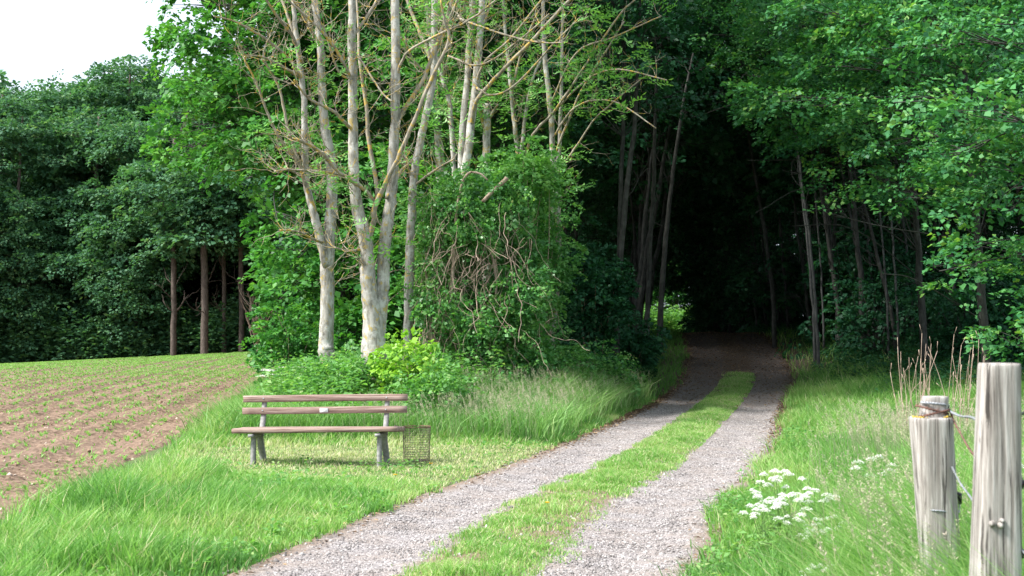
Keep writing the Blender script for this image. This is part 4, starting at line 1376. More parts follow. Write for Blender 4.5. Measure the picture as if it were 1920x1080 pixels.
M['bark_pole'] = bark_mat('pole_bark', (0.03, 0.031, 0.03), (0.08, 0.082, 0.078), 0.0, pale=0.05)
POLEW = ['first', 'second', 'third', 'fourth', 'fifth', 'sixth', 'seventh', 'eighth', 'ninth', 'tenth', 'eleventh', 'twelfth', 'thirteenth', 'fourteenth', 'fifteenth', 'sixteenth', 'seventeenth', 'eighteenth']
for k in range(18):
    x = 1345 + k * 23 + rng.uniform(-8, 8); d = rng.uniform(60, 72) if x < 1505 else rng.uniform(38, 48) - 0.3 * k
    x = max(x, 960 + (pathx(d) + 2.1) * F / d)
    g0 = px(x, 640, d); base = gpt(g0[0], d)
    root = empty('pole_tree', base, '%s thin bare pole tree from the track in the dark wood on the right' % POLEW[k], 'tree', 'thin pole trees in the wood right of the track')
    tb = Buf(); lf = Buf()
    ln = rng.uniform(6, 22)
    w = rng.uniform(4, 6.5)
    b0x = (base[0] * F / d) + 960; b0y = 620 + (CAMZ - base[2]) * F / d
    Q = stem(tb, [(b0x, b0y, w * 1.2), (b0x - ln * 0.2, b0y - 90, w), (b0x - ln * 0.9, b0y - 210, w * .85), (b0x - ln * 2.0, b0y - 340, w * .7), (b0x - ln * 3.2, b0y - 470, w * .5)], d, 7, 0.05, 0, 0.03)
    twigs_on(tb, Q, 5, 0.9, None, 0.01, 0, 0.5)
    tp_ = Q[-1]
    blob_crown(lf, None, None, rand_blobs([(tp_[0], tp_[1], tp_[2] + 0.5, 1.2, 1.2, 1.4)], 7, 0.5, 0.9, 0.2), 10, 0.13, 16, 0.5)
    tb.build('trunk', M['bark_pole'], root, True, base)
    lf.build('crown', M['wood_leaf'], root, False, base)

# bright trees beyond the far end of the tunnel
for k, (X, Y) in enumerate([(8.0, 108), (11.5, 111), (14.5, 109), (5, 112), (17, 113), (2, 110), (20, 110), (9.8, 113), (13, 116), (7, 117), (16, 118), (11, 119), (3.5, 117), (12.4, 107), (9.3, 116)]):
    bs = gpt(X, Y)
    if k == 0:
        r_ = leafy_tree('glade_tree', 'proto', np.zeros(3), [(0, 0, -0.3), (0.1, 0, 3), (0.2, 0.1, 6), (0.1, 0, 9)], None, 0, 0, 0, 9, 0.2, 16, 0.7, 'maple', 'bark_pine', None, 0.16, blobs=rand_blobs([(0, 0, 5.2, 2.6, 2.6, 5)], 40, 0.8, 1.3, 0.3))
        g0 = r_
    else:
        r_ = copy_tree(g0)
    r_.location = bs; r_.rotation_euler = (0, 0, k * 1.3)
    r_['label'] = 'sunlit tree in the bright gap at the end of the tunnel of trees'
    r_['group'] = 'sunlit trees beyond the tunnel'

# ---- far wood on the left
fprot = []
for k in range(5):
    Ht = [23, 20, 25, 21, 18][k]
    rad = [4.6, 4.2, 5.0, 3.8, 4.4][k]
    lowz = [0.6, 0.8, 6.0, 0.5, 0.8][k]
    bl = rand_blobs([(0, 0, (Ht * 0.55 + lowz) / 2 + 1.0, rad, rad, (Ht * 0.55 - lowz) / 2 + 1), (0, 0, Ht * 0.66, rad * 0.85, rad * 0.85, Ht * 0.26), (0.4, 0, Ht * 0.85, rad * 0.5, rad * 0.5, Ht * 0.14)], 115, 1.1, 2.0, 0.5)
    r_ = leafy_tree('wood_tree', 'proto', np.zeros(3), [(0, 0, -0.5), (0.2, 0, Ht * 0.3), (0.1, 0.2, Ht * 0.6), (0, 0, Ht * 0.92)], None, 0, 0, 0, 9, 0.25, 22, 1.1, 'far_haze_leaf', 'bark_pine', None, 0.3, 0.55, 0.4, blobs=bl)
    fprot.append(r_)
fused = set()


def far_tree(i, X, Y, s, rz, label, grp):
    p = fprot[i]
    o = copy_tree(p) if i in fused else p
    fused.add(i)
    o.location = (X, Y, float(H(X, Y)) - 0.1)
    o.rotation_euler = (0, 0, rz); o.scale = (s, s, s)
    o['label'] = label; o['category'] = 'tree'; o['group'] = grp


front = [(-37, 92, 1, .85, 'leftmost dark tree of the far wood at the left border'), (-32.5, 94, 0, .78, 'dark tree with drooping boughs second from the left border'),
         (-28, 96, 4, 1.0, 'broad dark tree left of the tallest crown of the far wood'), (-24.5, 93, 3, .80, 'pale tipped tree standing forward of the far wood'),
         (-21.0, 97, 2, .80, 'tree with a bare reddish trunk at the middle of the far wood'), (-16.5, 97, 2, .86, 'far tree with bare lower trunk beside the bright leafy tree'),
         (-12.5, 99, 0, .85, 'far tree seen just left of the bright leafy tree')]
for X, Y, i, s, lb in front:
    far_tree(i, X, Y, s, rng.uniform(0, 6.28), lb, 'trees at the front of the far wood')
for row in range(3):
    for X in np.arange(-48, 2, 5.2):
        X2_ = X + rng.uniform(-1.2, 1.2); Y2_ = 103 + row * 7 + rng.uniform(-2, 2)
        i_ = int(rng.integers(5))
        far_tree(i_, X2_, Y2_, (rng.uniform(20.5, 22.5) if X2_ < -20 else rng.uniform(18, 20.5)) / [23, 20, 25, 21, 18][i_] * (1 + 0.06 * row), rng.uniform(0, 6.28),
                 'dark tree deep in the far wood behind the field', 'trees deep in the far wood')

def bare_trunk(label, x, d, top, w):
    g0 = px(x, 655, d); base = gpt(g0[0], d)
    root = empty('pine_tree', base, label, 'tree', 'bare stemmed trees in front of the far wood')
    tb = Buf(); lf = Buf()
    Q = stem(tb, [(x, 690, w), (x + 1, 560, w * .9), (x - 1, 420, w * .8), (x + 3, 260, w * .6), (x + 2, top, w * .3)], d, 8, 0.05, 0, 0.03)
    twigs_on(tb, Q, 16, 2.2, None, 0.035, 1, 0.2, curl=0.3)
    tp_ = Q[-1]
    blob_crown(lf, None, None, rand_blobs([(tp_[0], tp_[1] - 0.5, tp_[2] - 2.5, 3.0, 2.5, 3.6)], 34, 0.9, 1.4, 0.3), 7, 0.26, 18, 1.0)
    tb.build('trunk', M['bark_pine'], root, True, base)
    lf.build('crown', M['far_haze_leaf'], root, False, base)


bare_trunk('reddish bare trunk at the right of the far wood with a tuft of bright leaves', 383, 88, 300, 15)
bare_trunk('dark slim bare trunk left of the reddish one in the far wood', 325, 89, 330, 12)
bare_trunk('thin bare trunk close to the big bright leafy tree', 452, 90, 300, 11)
bare_trunk('thin leaning bare trunk between its two neighbours in the far wood', 420, 91, 310, 9)

# small bare shrub at the field edge
bs = px(483, 652, 88); base = gpt(bs[0], 88)
tb = Buf()
for k in range(9):
    a = rng.uniform(0, 6.28)
    twig(tb, base, (math.cos(a) * 0.35, 0.3 * math.sin(a), 1), rng.uniform(2.2, 3.6), 0.06, 2, 5, 0.18)
o = tb.build('bare_shrub', M['vine'], None, True, base)
o.location = base
tag(o, 'small leafless pale shrub at the far corner of the field', 'shrub')


# ------------------------------------------------------------------ thicket of climbers
base = gpt(*px(900, 720, 25.0)[:2])
root = empty('climber_thicket', base, 'tall thicket of green climbers and tangled dry vines on a dead trunk', 'thicket')
lf = Buf(); vn = Buf()
polyT = [(800, 340), (850, 310), (930, 320), (990, 350), (1000, 430), (1015, 520), (1010, 620), (1040, 700), (1040, 790), (790, 790), (800, 640), (775, 560), (785, 450)]
bl = []
for k in range(120):
    x, y = rng.uniform(800, 1020), rng.uniform(335, 740)
    c = px(x, y, rng.uniform(24.4, 26.3) - 0.4 * (y > 550))
    r = rng.uniform(0.3, 0.5)
    if 810 < x < 900 and y > 480 and rng.random() < 0.35: continue
    bl.append((c[0], c[1], c[2], r))
for bx, by, bz, r in bl:
    n = int(110 * r)
    d = sph(n)
    C = np.array([bx, by, bz]) + d * (r * (0.4 + 0.6 * rng.random(n)))[:, None]
    x, y = proj(C); k = in_poly(x, y, polyT); C, d = C[k], d[k]
    sprays(lf, C, d, 0.24, 14, 0.065, 0.5, 0.7, 0.3, 0.75)
for k in range(240):
    x = rng.uniform(795, 905) if k % 3 else rng.uniform(880, 1010)
    y = rng.uniform(380, 700)
    p = px(x, y, rng.uniform(24.0, 24.9))
    v = norm(np.array([rng.normal(0, 0.6), rng.normal(0, 0.3), -1.0]))
    P = [p]
    for q in range(14):
        v = norm(v + rng.normal(0, 0.33, 3) + np.array([0, 0, -0.14]))
        nx_ = P[-1] + v * rng.uniform(0.06, 0.14)
        if nx_[2] < 0.25: break
        P.append(nx_)
    if len(P) > 3:
        tube(vn, catmull(np.array(P), 2), rng.uniform(0.0022, 0.006), 4, cap=False)
# heavier vines and a broken bough
for pts in [[(915, 338, 3), (900, 326, 4), (880, 324, 5), (866, 345, 5), (856, 400, 6), (850, 500, 7), (838, 640, 8)],
            [(800, 520, 6), (808, 600, 7), (815, 700, 8)], [(905, 378, 7), (928, 354, 8), (940, 344, 8), (951, 333, 9)],
            [(905, 420, 4), (930, 520, 5), (925, 620, 5), (940, 700, 6)], [(880, 640, 6), (900, 690, 6), (935, 705, 5), (950, 720, 4)]]:
    stem(vn, pts, 24.5, 7, 0.08)
lf.build('foliage', M['ivy'], root, False, base)
vn.build('vines', M['vine'], root, True, base)

# shrubs between thicket and wood (falling away into the shade)
def shrub(label, cx, cy, d, rx, ry, n, mat, leaf=0.06, spr=60, name='shrub', size=0.24, K=16, depth=1.0):
    c = px(cx, cy, d)
    base = gpt(c[0], d)
    root = empty(name, base, label, 'shrub')
    tb = Buf(); lf = Buf()
    rxw, rzw = rx * d / F, ry * d / F
    for k in range(n):
        q = sph(1)[0] * rng.uniform(0.3, 1.0)
        p = np.array([c[0] + q[0] * rxw, d + q[1] * depth, c[2] + q[2] * rzw])
        p[2] = max(p[2], base[2] + 0.15)
        r = rng.uniform(0.22, 0.42)
        m = int(spr * r)
        dd = sph(m)
        sprays(lf, p + dd * r * rng.random((m, 1)) ** 0.4, dd, size, K, leaf, 0.3, 0.6, 0.6, 0.7)
        tube(tb, catmull(np.array([base + rng.normal(0, 0.1, 3) * np.array([1, 1, 0]), (base + p) / 2 + rng.normal(0, 0.12, 3), p]), 3), np.linspace(0.014, 0.004, 7), 4, cap=False)
    tb.build('stem', M['vine'], root, True, base)
    lf.build('foliage', M[mat], root, False, base)


shrub('shaded leafy shrub right of the climber thicket', 1040, 690, 26.5, 60, 70, 34, 'ivy', 0.065)
shrub('low dark green shrub on the bank beside the shaded track', 1105, 700, 28.0, 70, 45, 30, 'ivy', 0.07)
shrub('broad green bush at the foot of the twisted twin trunks', 1010, 470, 27.6, 50, 190, 40, 'ivy', 0.07)
shrub('feathery green ash saplings leaning over the top of the thicket', 985, 335, 26.0, 60, 50, 22, 'ash_leaf', 0.075)
shrub('young bright yellow green maple sapling beside the thick double trunk', 768, 690, 21.3, 34, 42, 14, 'yellow_leaf', 0.085, 38, 'maple_sapling', 0.2, 10, 0.35)
shrub('bramble bush with yellow green tips behind the litter basket', 810, 745, 20.6, 52, 42, 22, 'herb', 0.06, 55)
shrub('leafy elder shoot growing out of the bank left of the thick double trunk', 640, 715, 21.8, 60, 30, 16, 'herb', 0.07, 45)
shrub('dark leafy hazel bush between the grey trunks at the left mouth of the track', 1110, 560, 31.0, 60, 130, 40, 'wood_leaf', 0.09)
shrub('dark drooping bush hiding the feet of the trunks at the left mouth', 1185, 650, 33.0, 40, 50, 26, 'wood_leaf', 0.09)
shrub('round leafy bush at the corner of the field below the big tree', 545, 640, 26.0, 42, 70, 26, 'maple', 0.075, 55)
shrub('green climber shoots hugging the slim ash trunk', 800, 500, 25.2, 26, 170, 24, 'herb', 0.06, 50)


# dead stalks by the right verge
sb = []
for k in range(5):
    b_ = Buf()
    hgt_ = [1.0, 0.8, 1.1, 0.65, 0.9][k]
    P = [np.zeros(3)]
    v = norm(np.array([rng.normal(0, 0.1), rng.normal(0, 0.1), 1]))
    for q in range(7):
        v = norm(v + rng.normal(0, 0.05, 3)); P.append(P[-1] + v * hgt_ / 7)
    P = np.array(P)
    tube(b_, P, np.linspace(0.0055, 0.0025, 8), 5)
    for q in range(2):
        i = rng.integers(4, 8); dv = norm(rng.normal(0, 1, 3) + np.array([0, 0, 1.0]))
        tube(b_, np.array([P[i], P[i] + dv * 0.04, P[i] + dv * 0.07 + np.array([0, 0, 0.02])]), [0.0025, 0.002, 0.004], 4)
    o = b_.build('dry_stalk', M['dry'], None, True)
    sb.append(o)
for k in range(44):
    o = sb[k] if k < 5 else sb[k % 5].copy()
    if k >= 5: col.objects.link(o)
    x = rng.choice([rng.uniform(1690, 1750), rng.uniform(1750, 1840), rng.uniform(1690, 1840)])
    d = rng.uniform(15.5, 20.0)
    X = (x - 960) / F * d
    o.location = (X, d, float(H(X, d)) + 0.0)
    s = 1.05 + 0.3 * rng.random()
    o.rotation_euler = (rng.normal(0, 0.1), rng.normal(0, 0.14), rng.uniform(0, 6.28)); o.scale = (1, 1, s)
    tag(o, 'dead pale brown stalk standing in the grass behind the fence posts', 'dead plant', 'dead stalks behind the fence posts')


# ------------------------------------------------------------------ cow parsley
def parsley_proto(h, umb, seed):
    r2 = np.random.default_rng(seed)
    root = empty('cow_parsley', (0, 0, 0), 'x', 'wildflower', 'white umbel flowers on the right verge')
    sb_ = Buf()
    top = np.array([0.03, 0, h * 0.75])
    tube(sb_, catmull(np.array([[0, 0, -0.02], [0.01, 0.01, h * 0.4], top]), 4), np.linspace(0.004, 0.0025, 9), 5)
    ends = []
    for k in range(umb):
        a = k * 2.4 + r2.uniform(-0.4, 0.4)
        rad = r2.uniform(0.05, 0.17)
        e = np.array([math.cos(a) * rad, math.sin(a) * rad, h * r2.uniform(0.76, 1.06)])
        st = np.array([0.01, 0.0, h * r2.uniform(0.4, 0.72)])
        tube(sb_, catmull(np.array([st, (st + e) / 2 + np.array([0, 0, -0.02]), e]), 3), np.linspace(0.0025, 0.0016, 7), 4, cap=False)
        ends.append(e)
    # a few feathery leaves
    C = np.zeros((30, 3)); C[:, 2] = r2.uniform(0.1, 0.5, 30) * h
    D = norm(r2.normal(0, 1, (30, 3)) * np.array([1, 1, 0.3]))
    leaves(sb_, C + D * 0.03, D, np.tile([0, 0, 1.0], (30, 1)), 0.09, 0.03, r2.random(30))
    sb_.build('stem', M['stalk'], root, False)
    for e in ends:
        ub = Buf()
        R_ = r2.uniform(0.028, 0.048)
        n = 110
        a = r2.random(n) * 6.283; q = np.sqrt(r2.random(n))
        C = e + np.stack([np.cos(a) * q * R_, np.sin(a) * q * R_, 0.022 - 0.020 * q ** 2 + r2.normal(0, 0.003, n)], -1)
        D = norm(r2.normal(0, 1, (n, 3)) * np.array([1, 1, 0.25]))
        leaves(ub, C, D, np.tile([0, 0, 1.0], (n, 1)) + r2.normal(0, 0.2, (n, 3)), 0.011, 0.010, r2.random(n))
        ub.build('umbel', M['white_petal'], root, False)
    return root


cps = [parsley_proto(0.62, 11, 1), parsley_proto(0.55, 9, 2), parsley_proto(0.5, 12, 3)]
spots = [(1462, 885, 9.6, 0, 'tall white cow parsley at the top of the flower patch by the track'),
         (1435, 925, 9.5, 1, 'white cow parsley at the left edge of the flower patch'),
         (1480, 930, 9.2, 2, 'dense white cow parsley in the middle of the flower patch'),
         (1528, 920, 9.3, 1, 'white cow parsley at the upper right of the flower patch'),
         (1425, 950, 9.0, 2, 'low white cow parsley closest to the gravel'),
         (1500, 965, 8.9, 0, 'white cow parsley with wide umbels below the middle of the patch'),
         (1555, 975, 8.8, 1, 'white cow parsley at the lower right end of the patch'),
         (1525, 995, 8.6, 2, 'lowest white cow parsley of the patch'),
         (1530, 1065, 7.4, 2, 'white cow parsley cut by the bottom edge of the picture'),
         (1640, 865, 10.4, 1, 'small white cow parsley beside the grass left of the short post'),
         (1915, 850, 9.0, 1, 'white cow parsley just behind the tall post at the right border'),
         (535, 690, 24.0, 0, 'white flowering plant at the corner of the field behind the bench')]
pu = set()
for x, y, d, i, lb in spots:
    c = px(x, y, d)
    o = copy_tree(cps[i]) if i in pu else cps[i]
    pu.add(i)
    gz = float(H(c[0], d))
    hh = [0.62, 0.55, 0.5][i]
    s = max(0.55, (c[2] - gz) / hh)
    o.location = (c[0], d, gz)
    o.scale = (min(s, 1.6),) * 2 + (s,)
    if d > 20: o.scale = (2.6, 2.6, s)
    o.rotation_euler = (0, 0, rng.uniform(0, 6.28))
    o['label'] = lb

# dandelions
for k, (x, y, d, lb) in enumerate([(807, 893, 14.5, 'yellow dandelion in the grass below the litter basket'), (740, 921, 13.3, 'small yellow dandelion nearer the camera left of the track'), (1025, 978, 11.2, 'yellow dandelion on the grassy middle strip')]):
    c = px(x, y, d); gz = float(H(c[0], d))
    root = empty('dandelion', (c[0], d, gz), lb, 'wildflower', 'yellow dandelions in the grass')
    b1 = Buf(); tube(b1, np.array([[0, 0, 0], [0, 0, 0.08], [0.005, 0, 0.15]]), 0.002, 5); b1.build('stem', M['stalk'], root)
    b2 = Buf(); n = 60; a = rng.random(n) * 6.28
    D = norm(np.stack([np.cos(a), np.sin(a), 0.15 + 0.5 * rng.random(n)], -1))
    leaves(b2, np.tile([0.005, 0, 0.15], (n, 1)), D, np.tile([0, 0, 1.0], (n, 1)), 0.022, 0.006, rng.random(n))
    b2.build('flower_head', M['yellow_petal'], root)


# ------------------------------------------------------------------ bench
def boxb(buf, x0, x1, y0, y1, z0, z1, bev=0.006, nx=1, sag=None):
    """bevelled board running along x"""
    prof = np.array([(y0 + bev, z0), (y1 - bev, z0), (y1, z0 + bev), (y1, z1 - bev), (y1 - bev, z1), (y0 + bev, z1), (y0, z1 - bev), (y0, z0 + bev)])
    xs_ = np.linspace(x0, x1, nx + 1)
    V = []
    for i, x in enumerate(xs_):
        s = 0.985 if i in (0, nx) else 1.0
        cy_, cz_ = (y0 + y1) / 2, (z0 + z1) / 2
        for (y, z) in prof:
            V.append((x, cy_ + (y - cy_) * s, cz_ + (z - cz_) * s + (sag(x) if sag else 0)))
    q = []
    for i in range(nx):
        for j in range(8):
            q.append((i * 8 + j, (i + 1) * 8 + j, (i + 1) * 8 + (j + 1) % 8, i * 8 + (j + 1) % 8))
    n = len(V)
    V.append((x0, (y0 + y1) / 2, (z0 + z1) / 2)); V.append((x1, (y0 + y1) / 2, (z0 + z1) / 2))
    t = [(n, (j + 1) % 8, j)[::-1] for j in range(8)] + [(n + 1, nx * 8 + (j + 1) % 8, nx * 8 + j) for j in range(8)]
    buf.add(V, q, t)


BX = px(604, 860, 16.2)[0]
bench = empty('park_bench', (BX, 16.1, float(H(BX, 16.1)) - 0.045), 'old brown slatted wooden bench with grey supports standing on mown grass beside the field', 'bench', rz=R(-7))
bench.rotation_euler[1] = R(-0.8)
for k, (y0, z0, w) in enumerate([(-0.30, 0.415, 0.135), (-0.155, 0.408, 0.135), (-0.010, 0.403, 0.135)]):
    b_ = Buf(); boxb(b_, -0.94, 0.94, y0, y0 + w, z0, z0 + 0.052, 0.009, 20, lambda x, k=k: 0.004 * math.sin(x * 2 + k))
    b_.build('seat_plank', M['slat'], bench)
for k, (y0, z0) in enumerate([(0.155, 0.60), (0.195, 0.735)]):
    b_ = Buf(); boxb(b_, -0.96, 0.96, y0, y0 + 0.038, z0, z0 + 0.078, 0.007, 20, lambda x, k=k: 0.003 * math.sin(x * 2.2 + k))
    o = b_.build('back_slat', M['slat'], bench)
    for bxp in (-0.72, 0.72):
        p_ = Buf()
        tube(p_, np.array([(bxp, y0 - 0.006, z0 + 0.04), (bxp, y0 + 0.004, z0 + 0.04)]), [0.007, 0.011], 8)
        p_.build('bolt', M['galv'], o)
    if k == 0:
        p_ = Buf(); boxb(p_, -0.045, 0.05, y0 - 0.008, y0 - 0.001, z0 + 0.016, z0 + 0.062, 0.001)
        pl = p_.build('plaque', M['plaque'], o)


def extr(buf, pts, w, x):
    """sweep of a rectangular bar (side profile in y,z with thickness) : pts (y,z,half)"""
    P = np.array([(x, y, z) for y, z, h in pts]); hs = np.array([h for _, _, h in pts])
    T = norm(np.gradient(P, axis=0)); S = np.stack([np.zeros(len(P)), -T[:, 2], T[:, 1]], -1)
    V = []
    for i in range(len(P)):
        for sx_, sy_ in ((-1, -1), (1, -1), (1, 1), (-1, 1)):
            V.append(P[i] + np.array([sx_ * w / 2, 0, 0]) + S[i] * sy_ * hs[i])
    q = []
    n = len(P)
    for i in range(n - 1):
        for j in range(4):
            q.append((i * 4 + j, i * 4 + (j + 1) % 4, (i + 1) * 4 + (j + 1) % 4, (i + 1) * 4 + j))
    q.append((0, 3, 2, 1)); q.append(((n - 1) * 4, (n - 1) * 4 + 1, (n - 1) * 4 + 2, (n - 1) * 4 + 3))
    buf.add(V, q)


for x in (-0.72, 0.72):
    b_ = Buf()
    def cr(pts): return [tuple(v) for v in catmull(np.array(pts, float), 4)]
    extr(b_, cr([(-0.22, -0.08, 0.036), (-0.205, 0.2, 0.03), (-0.175, 0.385, 0.03)]), 0.047, x)        # front leg
    extr(b_, cr([(-0.31, 0.385, 0.016), (-0.10, 0.375, 0.024), (0.13, 0.375, 0.026)]), 0.056, x)        # seat bearer
    extr(b_, cr([(0.22, -0.08, 0.036), (0.155, 0.12, 0.032), (0.085, 0.25, 0.034), (0.045, 0.37, 0.03)]), 0.059, x)   # rear leg
    extr(b_, cr([(0.10, 0.36, 0.03), (0.165, 0.50, 0.026), (0.215, 0.64, 0.021), (0.252, 0.80, 0.018)]), 0.050, x)  # back post
    b_.build('support', M['concrete'], bench)

# wire litter basket
wx = px(781, 860, 16.35)[0]
basket = empty('litter_basket', (wx, 16.35, float(H(wx, 16.35))), 'small empty wire mesh litter basket on the grass at the right end of the bench', 'litter basket')
b_ = Buf(); HB, RB = 0.40, 0.16
for k in range(26):
    a = k * 2 * math.pi / 26
    tube(b_, np.array([(RB * 0.93 * math.cos(a), RB * 0.93 * math.sin(a), 0.01), (RB * math.cos(a), RB * math.sin(a), HB)]), 0.0019, 4, cap=False)
for k in range(15):
    z = 0.015 + k * (HB - 0.02) / 14
    rr = RB * (0.93 + 0.07 * z / HB)
    a = np.linspace(0, 2 * math.pi, 29)
    tube(b_, np.stack([rr * np.cos(a), rr * np.sin(a), np.full(29, z) + 0.002 * np.sin(a * 3)], -1), 0.0018, 4, cap=False)
b_.build('wire_mesh', M['basket'], basket)
b_ = Buf(); a = np.linspace(0, 2 * math.pi, 33)
tube(b_, np.stack([RB * 1.01 * np.cos(a), RB * 1.01 * np.sin(a), np.full(33, HB)], -1), 0.0055, 6, cap=False)
b_.build('rim', M['rust'], basket)
b_ = Buf(); tube(b_, np.array([(-RB, 0, HB - 0.01), (-RB - 0.05, 0, HB), (-RB - 0.1, 0, HB + 0.01)]), 0.008, 6)
b_.build('bracket', M['basket'], basket)
b_ = Buf()
for k in range(9):
    y = -0.14 + k * 0.035; hw = math.sqrt(max(0, 0.0215 - y * y))
    tube(b_, np.array([(-hw, y, 0.012), (hw, y, 0.012)]), 0.0018, 4, cap=False)
b_.build('base_mesh', M['basket'], basket)


# ------------------------------------------------------------------ fence posts and wire
def post_mesh(buf, P0, P1, w0, w1, ns=28, nz=40, sq=0.35, seed=3, dome=0.002):
    """weathered, slightly squared post from P0 (ground) to P1 (top)"""
    P0 = np.array(P0); P1 = np.array(P1)
    V = []
    ts = np.concatenate([np.linspace(0, 0.985, nz), [0.994, 1.0]])
    for t in ts:
        c = P0 * (1 - t) + P1 * t
        w = (w0 * (1 - t) + w1 * t) / 2
        if t > 0.99: w *= 0.99 if t < 1 else 0.95
        for k in range(ns):
            a = 2 * math.pi * k / ns
            ca, sa = math.cos(a), math.sin(a)
            f = 1.0 / (abs(ca) ** (2 + 6 * sq) + abs(sa) ** (2 + 6 * sq)) ** (1 / (2 + 6 * sq))
            gr = float(vnoise(a * 6 + seed, t * 3.0, seed)) - 0.5
            g2 = float(vnoise(a * 2 + seed * 2, t * 5.0, seed + 5)) - 0.5
            crack = -0.07 * max(0, float(vnoise(a * 4.5 + seed * 3, t * 1.6, seed + 9)) - 0.72) / 0.28
            r_ = w * f * (1 + 0.045 * gr + 0.05 * g2 + crack)
            V.append((c[0] + ca * r_, c[1] + sa * r_, c[2]))
    n = len(ts)
    q = []
    for i in range(n - 1):
        for j in range(ns):
            q.append((i * ns + j, i * ns + (j + 1) % ns, (i + 1) * ns + (j + 1) % ns, (i + 1) * ns + j))
    V.append(tuple(P1 + np.array([0, 0, dome])))
    m = len(V) - 1
    t3 = [(m, (n - 1) * ns + j, (n - 1) * ns + (j + 1) % ns) for j in range(ns)]
    buf.add(V, q, t3)


# tall post
tp = px(1874, 681, 5.2); bt = px(1864, 1080, 5.2)
slope = (tp[0] - bt[0]) / (tp[2] - bt[2])
gz = float(H(tp[0], 5.2))
basep = np.array([tp[0] - slope * (tp[2] - gz), 5.2, gz])
post1 = empty('fence_post', basep, 'tall square weathered grey fence post in the right foreground, flat sawn top', 'fence post', 'weathered wooden fence posts')
b_ = Buf(); post_mesh(b_, basep + np.array([0, 0, -0.2]), tp, 0.180, 0.132, seed=4, sq=0.75)
b_.build('post', M['post'], post1, True, basep)
b_ = Buf()
kn = px(1862, 980, 5.2) + np.array([0, -0.078, 0])
for dx, dz, rr in ((0, 0, 0.011), (-0.028, 0.006, 0.012), (0.006, 0.018, 0.008)):
    u_ = np.linspace(0, math.pi, 7)
    tube(b_, np.array([kn + np.array([dx, 0.012, dz]), kn + np.array([dx, -0.004, dz]), kn + np.array([dx, -0.012, dz - 0.002])]), [rr * 1.2, rr, rr * 0.4], 8)
b_.build('knot', M['post'], post1, True, basep)
b_ = Buf()
for yv in (905, 1035):
    c = px(1911, yv, 5.2)
    tube(b_, np.array([c, c + np.array([0.012, -0.005, 0]), c + np.array([0.024, -0.006, -0.006])]), [0.010, 0.012, 0.008], 8)
    tube(b_, np.array([c + np.array([0.006, 0, 0.02]), c + np.array([0.012, 0, -0.022])]), 0.006, 6)
b_.build('insulator', M['black'], post1, True, basep)

# short stepped post
tp2 = px(1744, 782, 6.4); bt2 = px(1762, 1000, 6.4)
slope = (tp2[0] - bt2[0]) / (tp2[2] - bt2[2])
gz = float(H(tp2[0], 6.4))
base2 = np.array([tp2[0] - slope * (tp2[2] - gz), 6.4, gz])
post2 = empty('fence_post', base2, 'shorter leaning fence post with stepped top wrapped in wire and yellow lichen', 'fence post', 'weathered wooden fence posts')
b_ = Buf()
post_mesh(b_, base2 + np.array([0, 0, -0.2]), tp2, 0.150, 0.178, seed=11, sq=0.25)
tpt = px(1753, 743, 6.44)
post_mesh(b_, np.array([tp2[0] + 0.017, 6.435, tp2[2] - 0.05]), tpt, 0.112, 0.108, nz=10, seed=17, sq=0.5)
b_.build('post', M['post'], post2, True, base2)
b_ = Buf()
n = 420; a = rng.random(n) * 6.283; a = a[vnoise(a * 3.2, a * 0, 5) > 0.42]; n = len(a); rad = 0.089 * np.sqrt(0.72 + 0.28 * rng.random(n))
k_ = np.sin(a) < 0.25
a, rad = a[k_], rad[k_]; n = len(a)
C = np.stack([tp2[0] + rad * np.cos(a) * 1.02, 6.4 + rad * np.sin(a), np.full(n, tp2[2] + 0.004) - 0.004 * rng.random(n)], -1)
stones(C[:, 0], C[:, 1], C[:, 2], 0.002 + 0.007 * rng.random(n) ** 2, b_)
mlich = leaf_mat('lichen_mat', [(0, (0.35, 0.24, 0.03)), (1, (0.6, 0.42, 0.08))], 0, 0.9, 0.1)
b_.build('lichen', mlich, post2, False, base2)
b_ = Buf()
c = px(1797, 932, 6.4)
tube(b_, np.array([c + np.array([-0.014, 0, 0.02]), c + np.array([0.004, -0.004, 0.012]), c + np.array([0.006, -0.004, -0.03])]), [0.009, 0.012, 0.008], 7)
b_.build('insulator', M['black'], post2, True, base2)


def twisted(buf, P, r, pitch=0.03, rr=None):
    P = catmull(np.array(P), 24)
    L = np.concatenate([[0], np.cumsum(np.linalg.norm(np.diff(P, axis=0), axis=1))])
    T = norm(np.gradient(P, axis=0)); A = norm(np.cross(T, [0, 0.3, 1.0])); B = np.cross(T, A)
    for ph in (0, math.pi):
        a = L / pitch * 2 * math.pi + ph
        tube(buf, P + (A * np.cos(a)[:, None] + B * np.sin(a)[:, None]) * r, r, 5, cap=False)


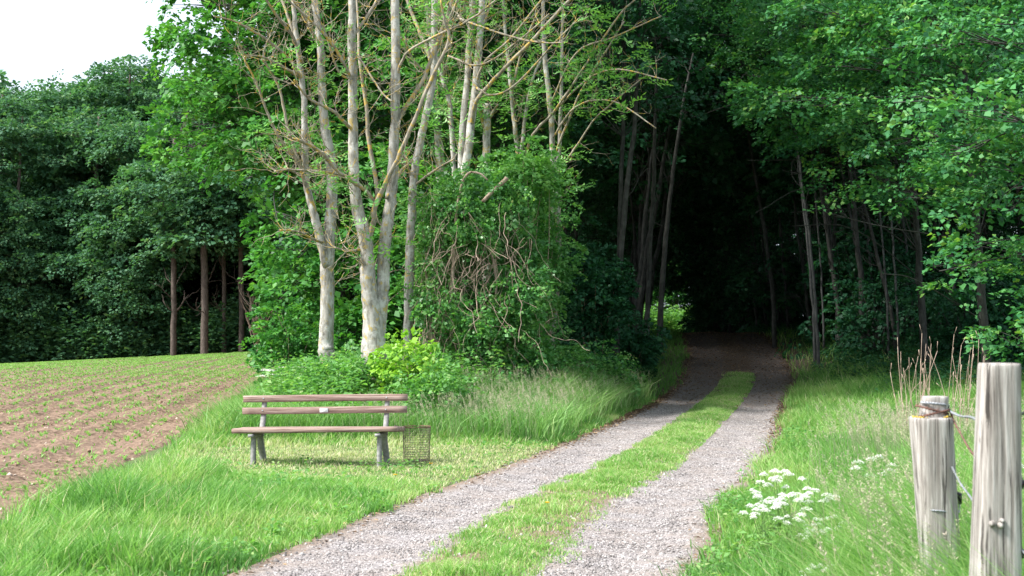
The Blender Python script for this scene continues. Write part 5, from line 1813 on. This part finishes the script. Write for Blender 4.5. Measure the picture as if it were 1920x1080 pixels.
def wire(name, label, strands, mat, r=0.0035, barbs=0, grp='fence wires at the posts'):
    b1 = Buf()
    p0 = None
    for s in strands:
        P = [px(x, y, d) for x, y, d in s]
        if p0 is None: p0 = P[0]
        twisted(b1, P, r)
        if barbs:
            Q = catmull(np.array(P), 6)
            for i in range(2, len(Q), max(2, len(Q) // barbs)):
                for q in range(2):
                    dv = norm(rng.normal(0, 1, 3)); tube(b1, np.array([Q[i] - dv * 0.016, Q[i], Q[i] + dv * 0.016]), [0.0008, 0.0018, 0.0008], 4)
    o = b1.build(name, M[mat], None, True, p0)
    o.location = p0
    tag(o, label, 'wire', grp)


def ring(cx, cy, d, rx, tilt=0.0, dep=0.09, a0=math.pi, a1=2 * math.pi, n=9):
    out = []
    for k in range(n):
        a = a0 + (a1 - a0) * k / (n - 1)
        out.append((cx + rx * math.cos(a), cy + tilt * math.cos(a), d + dep * math.sin(a)))
    return out


wire('galvanised_wire', 'shiny galvanised strand from the stepped post top to the tall post and beyond', [
    ring(1753, 757, 6.43, 25, 3, 0.065) + [(1780, 770, 6.42), (1800, 780, 6.2), (1822, 783, 5.8), (1842, 796, 5.32), (1875, 800, 5.31), (1912, 778, 5.30), (1935, 770, 4.9)]], 'galv', 0.0034)
wire('rusty_barbed_wire', 'rusty brown barbed strand looped round the stepped post, sagging to the right', [
    ring(1753, 775, 6.42, 28, -6, 0.075) + [(1790, 792, 6.35), (1806, 822, 6.0), (1822, 848, 5.7), (1842, 868, 5.33), (1880, 900, 5.32), (1912, 905, 5.30), (1935, 915, 4.9)],
    ring(1748, 768, 6.42, 30, 8, 0.075)], 'rust', 0.0028, 5)
wire('galvanised_wire', 'thin galvanised strand running down right between the two posts', [
    [(1783, 872, 6.36), (1800, 905, 6.0), (1818, 930, 5.7), (1835, 955, 5.33), (1880, 1000, 5.33), (1925, 1040, 5.1)]], 'galv', 0.0026)
wire('galvanised_wire', 'loop of thin wire round the lower part of the stepped post', [
    ring(1762, 958, 6.4, 36, 3, 0.088) + [(1800, 940, 6.42)]], 'galv', 0.002)

bpy.context.view_layer.update()
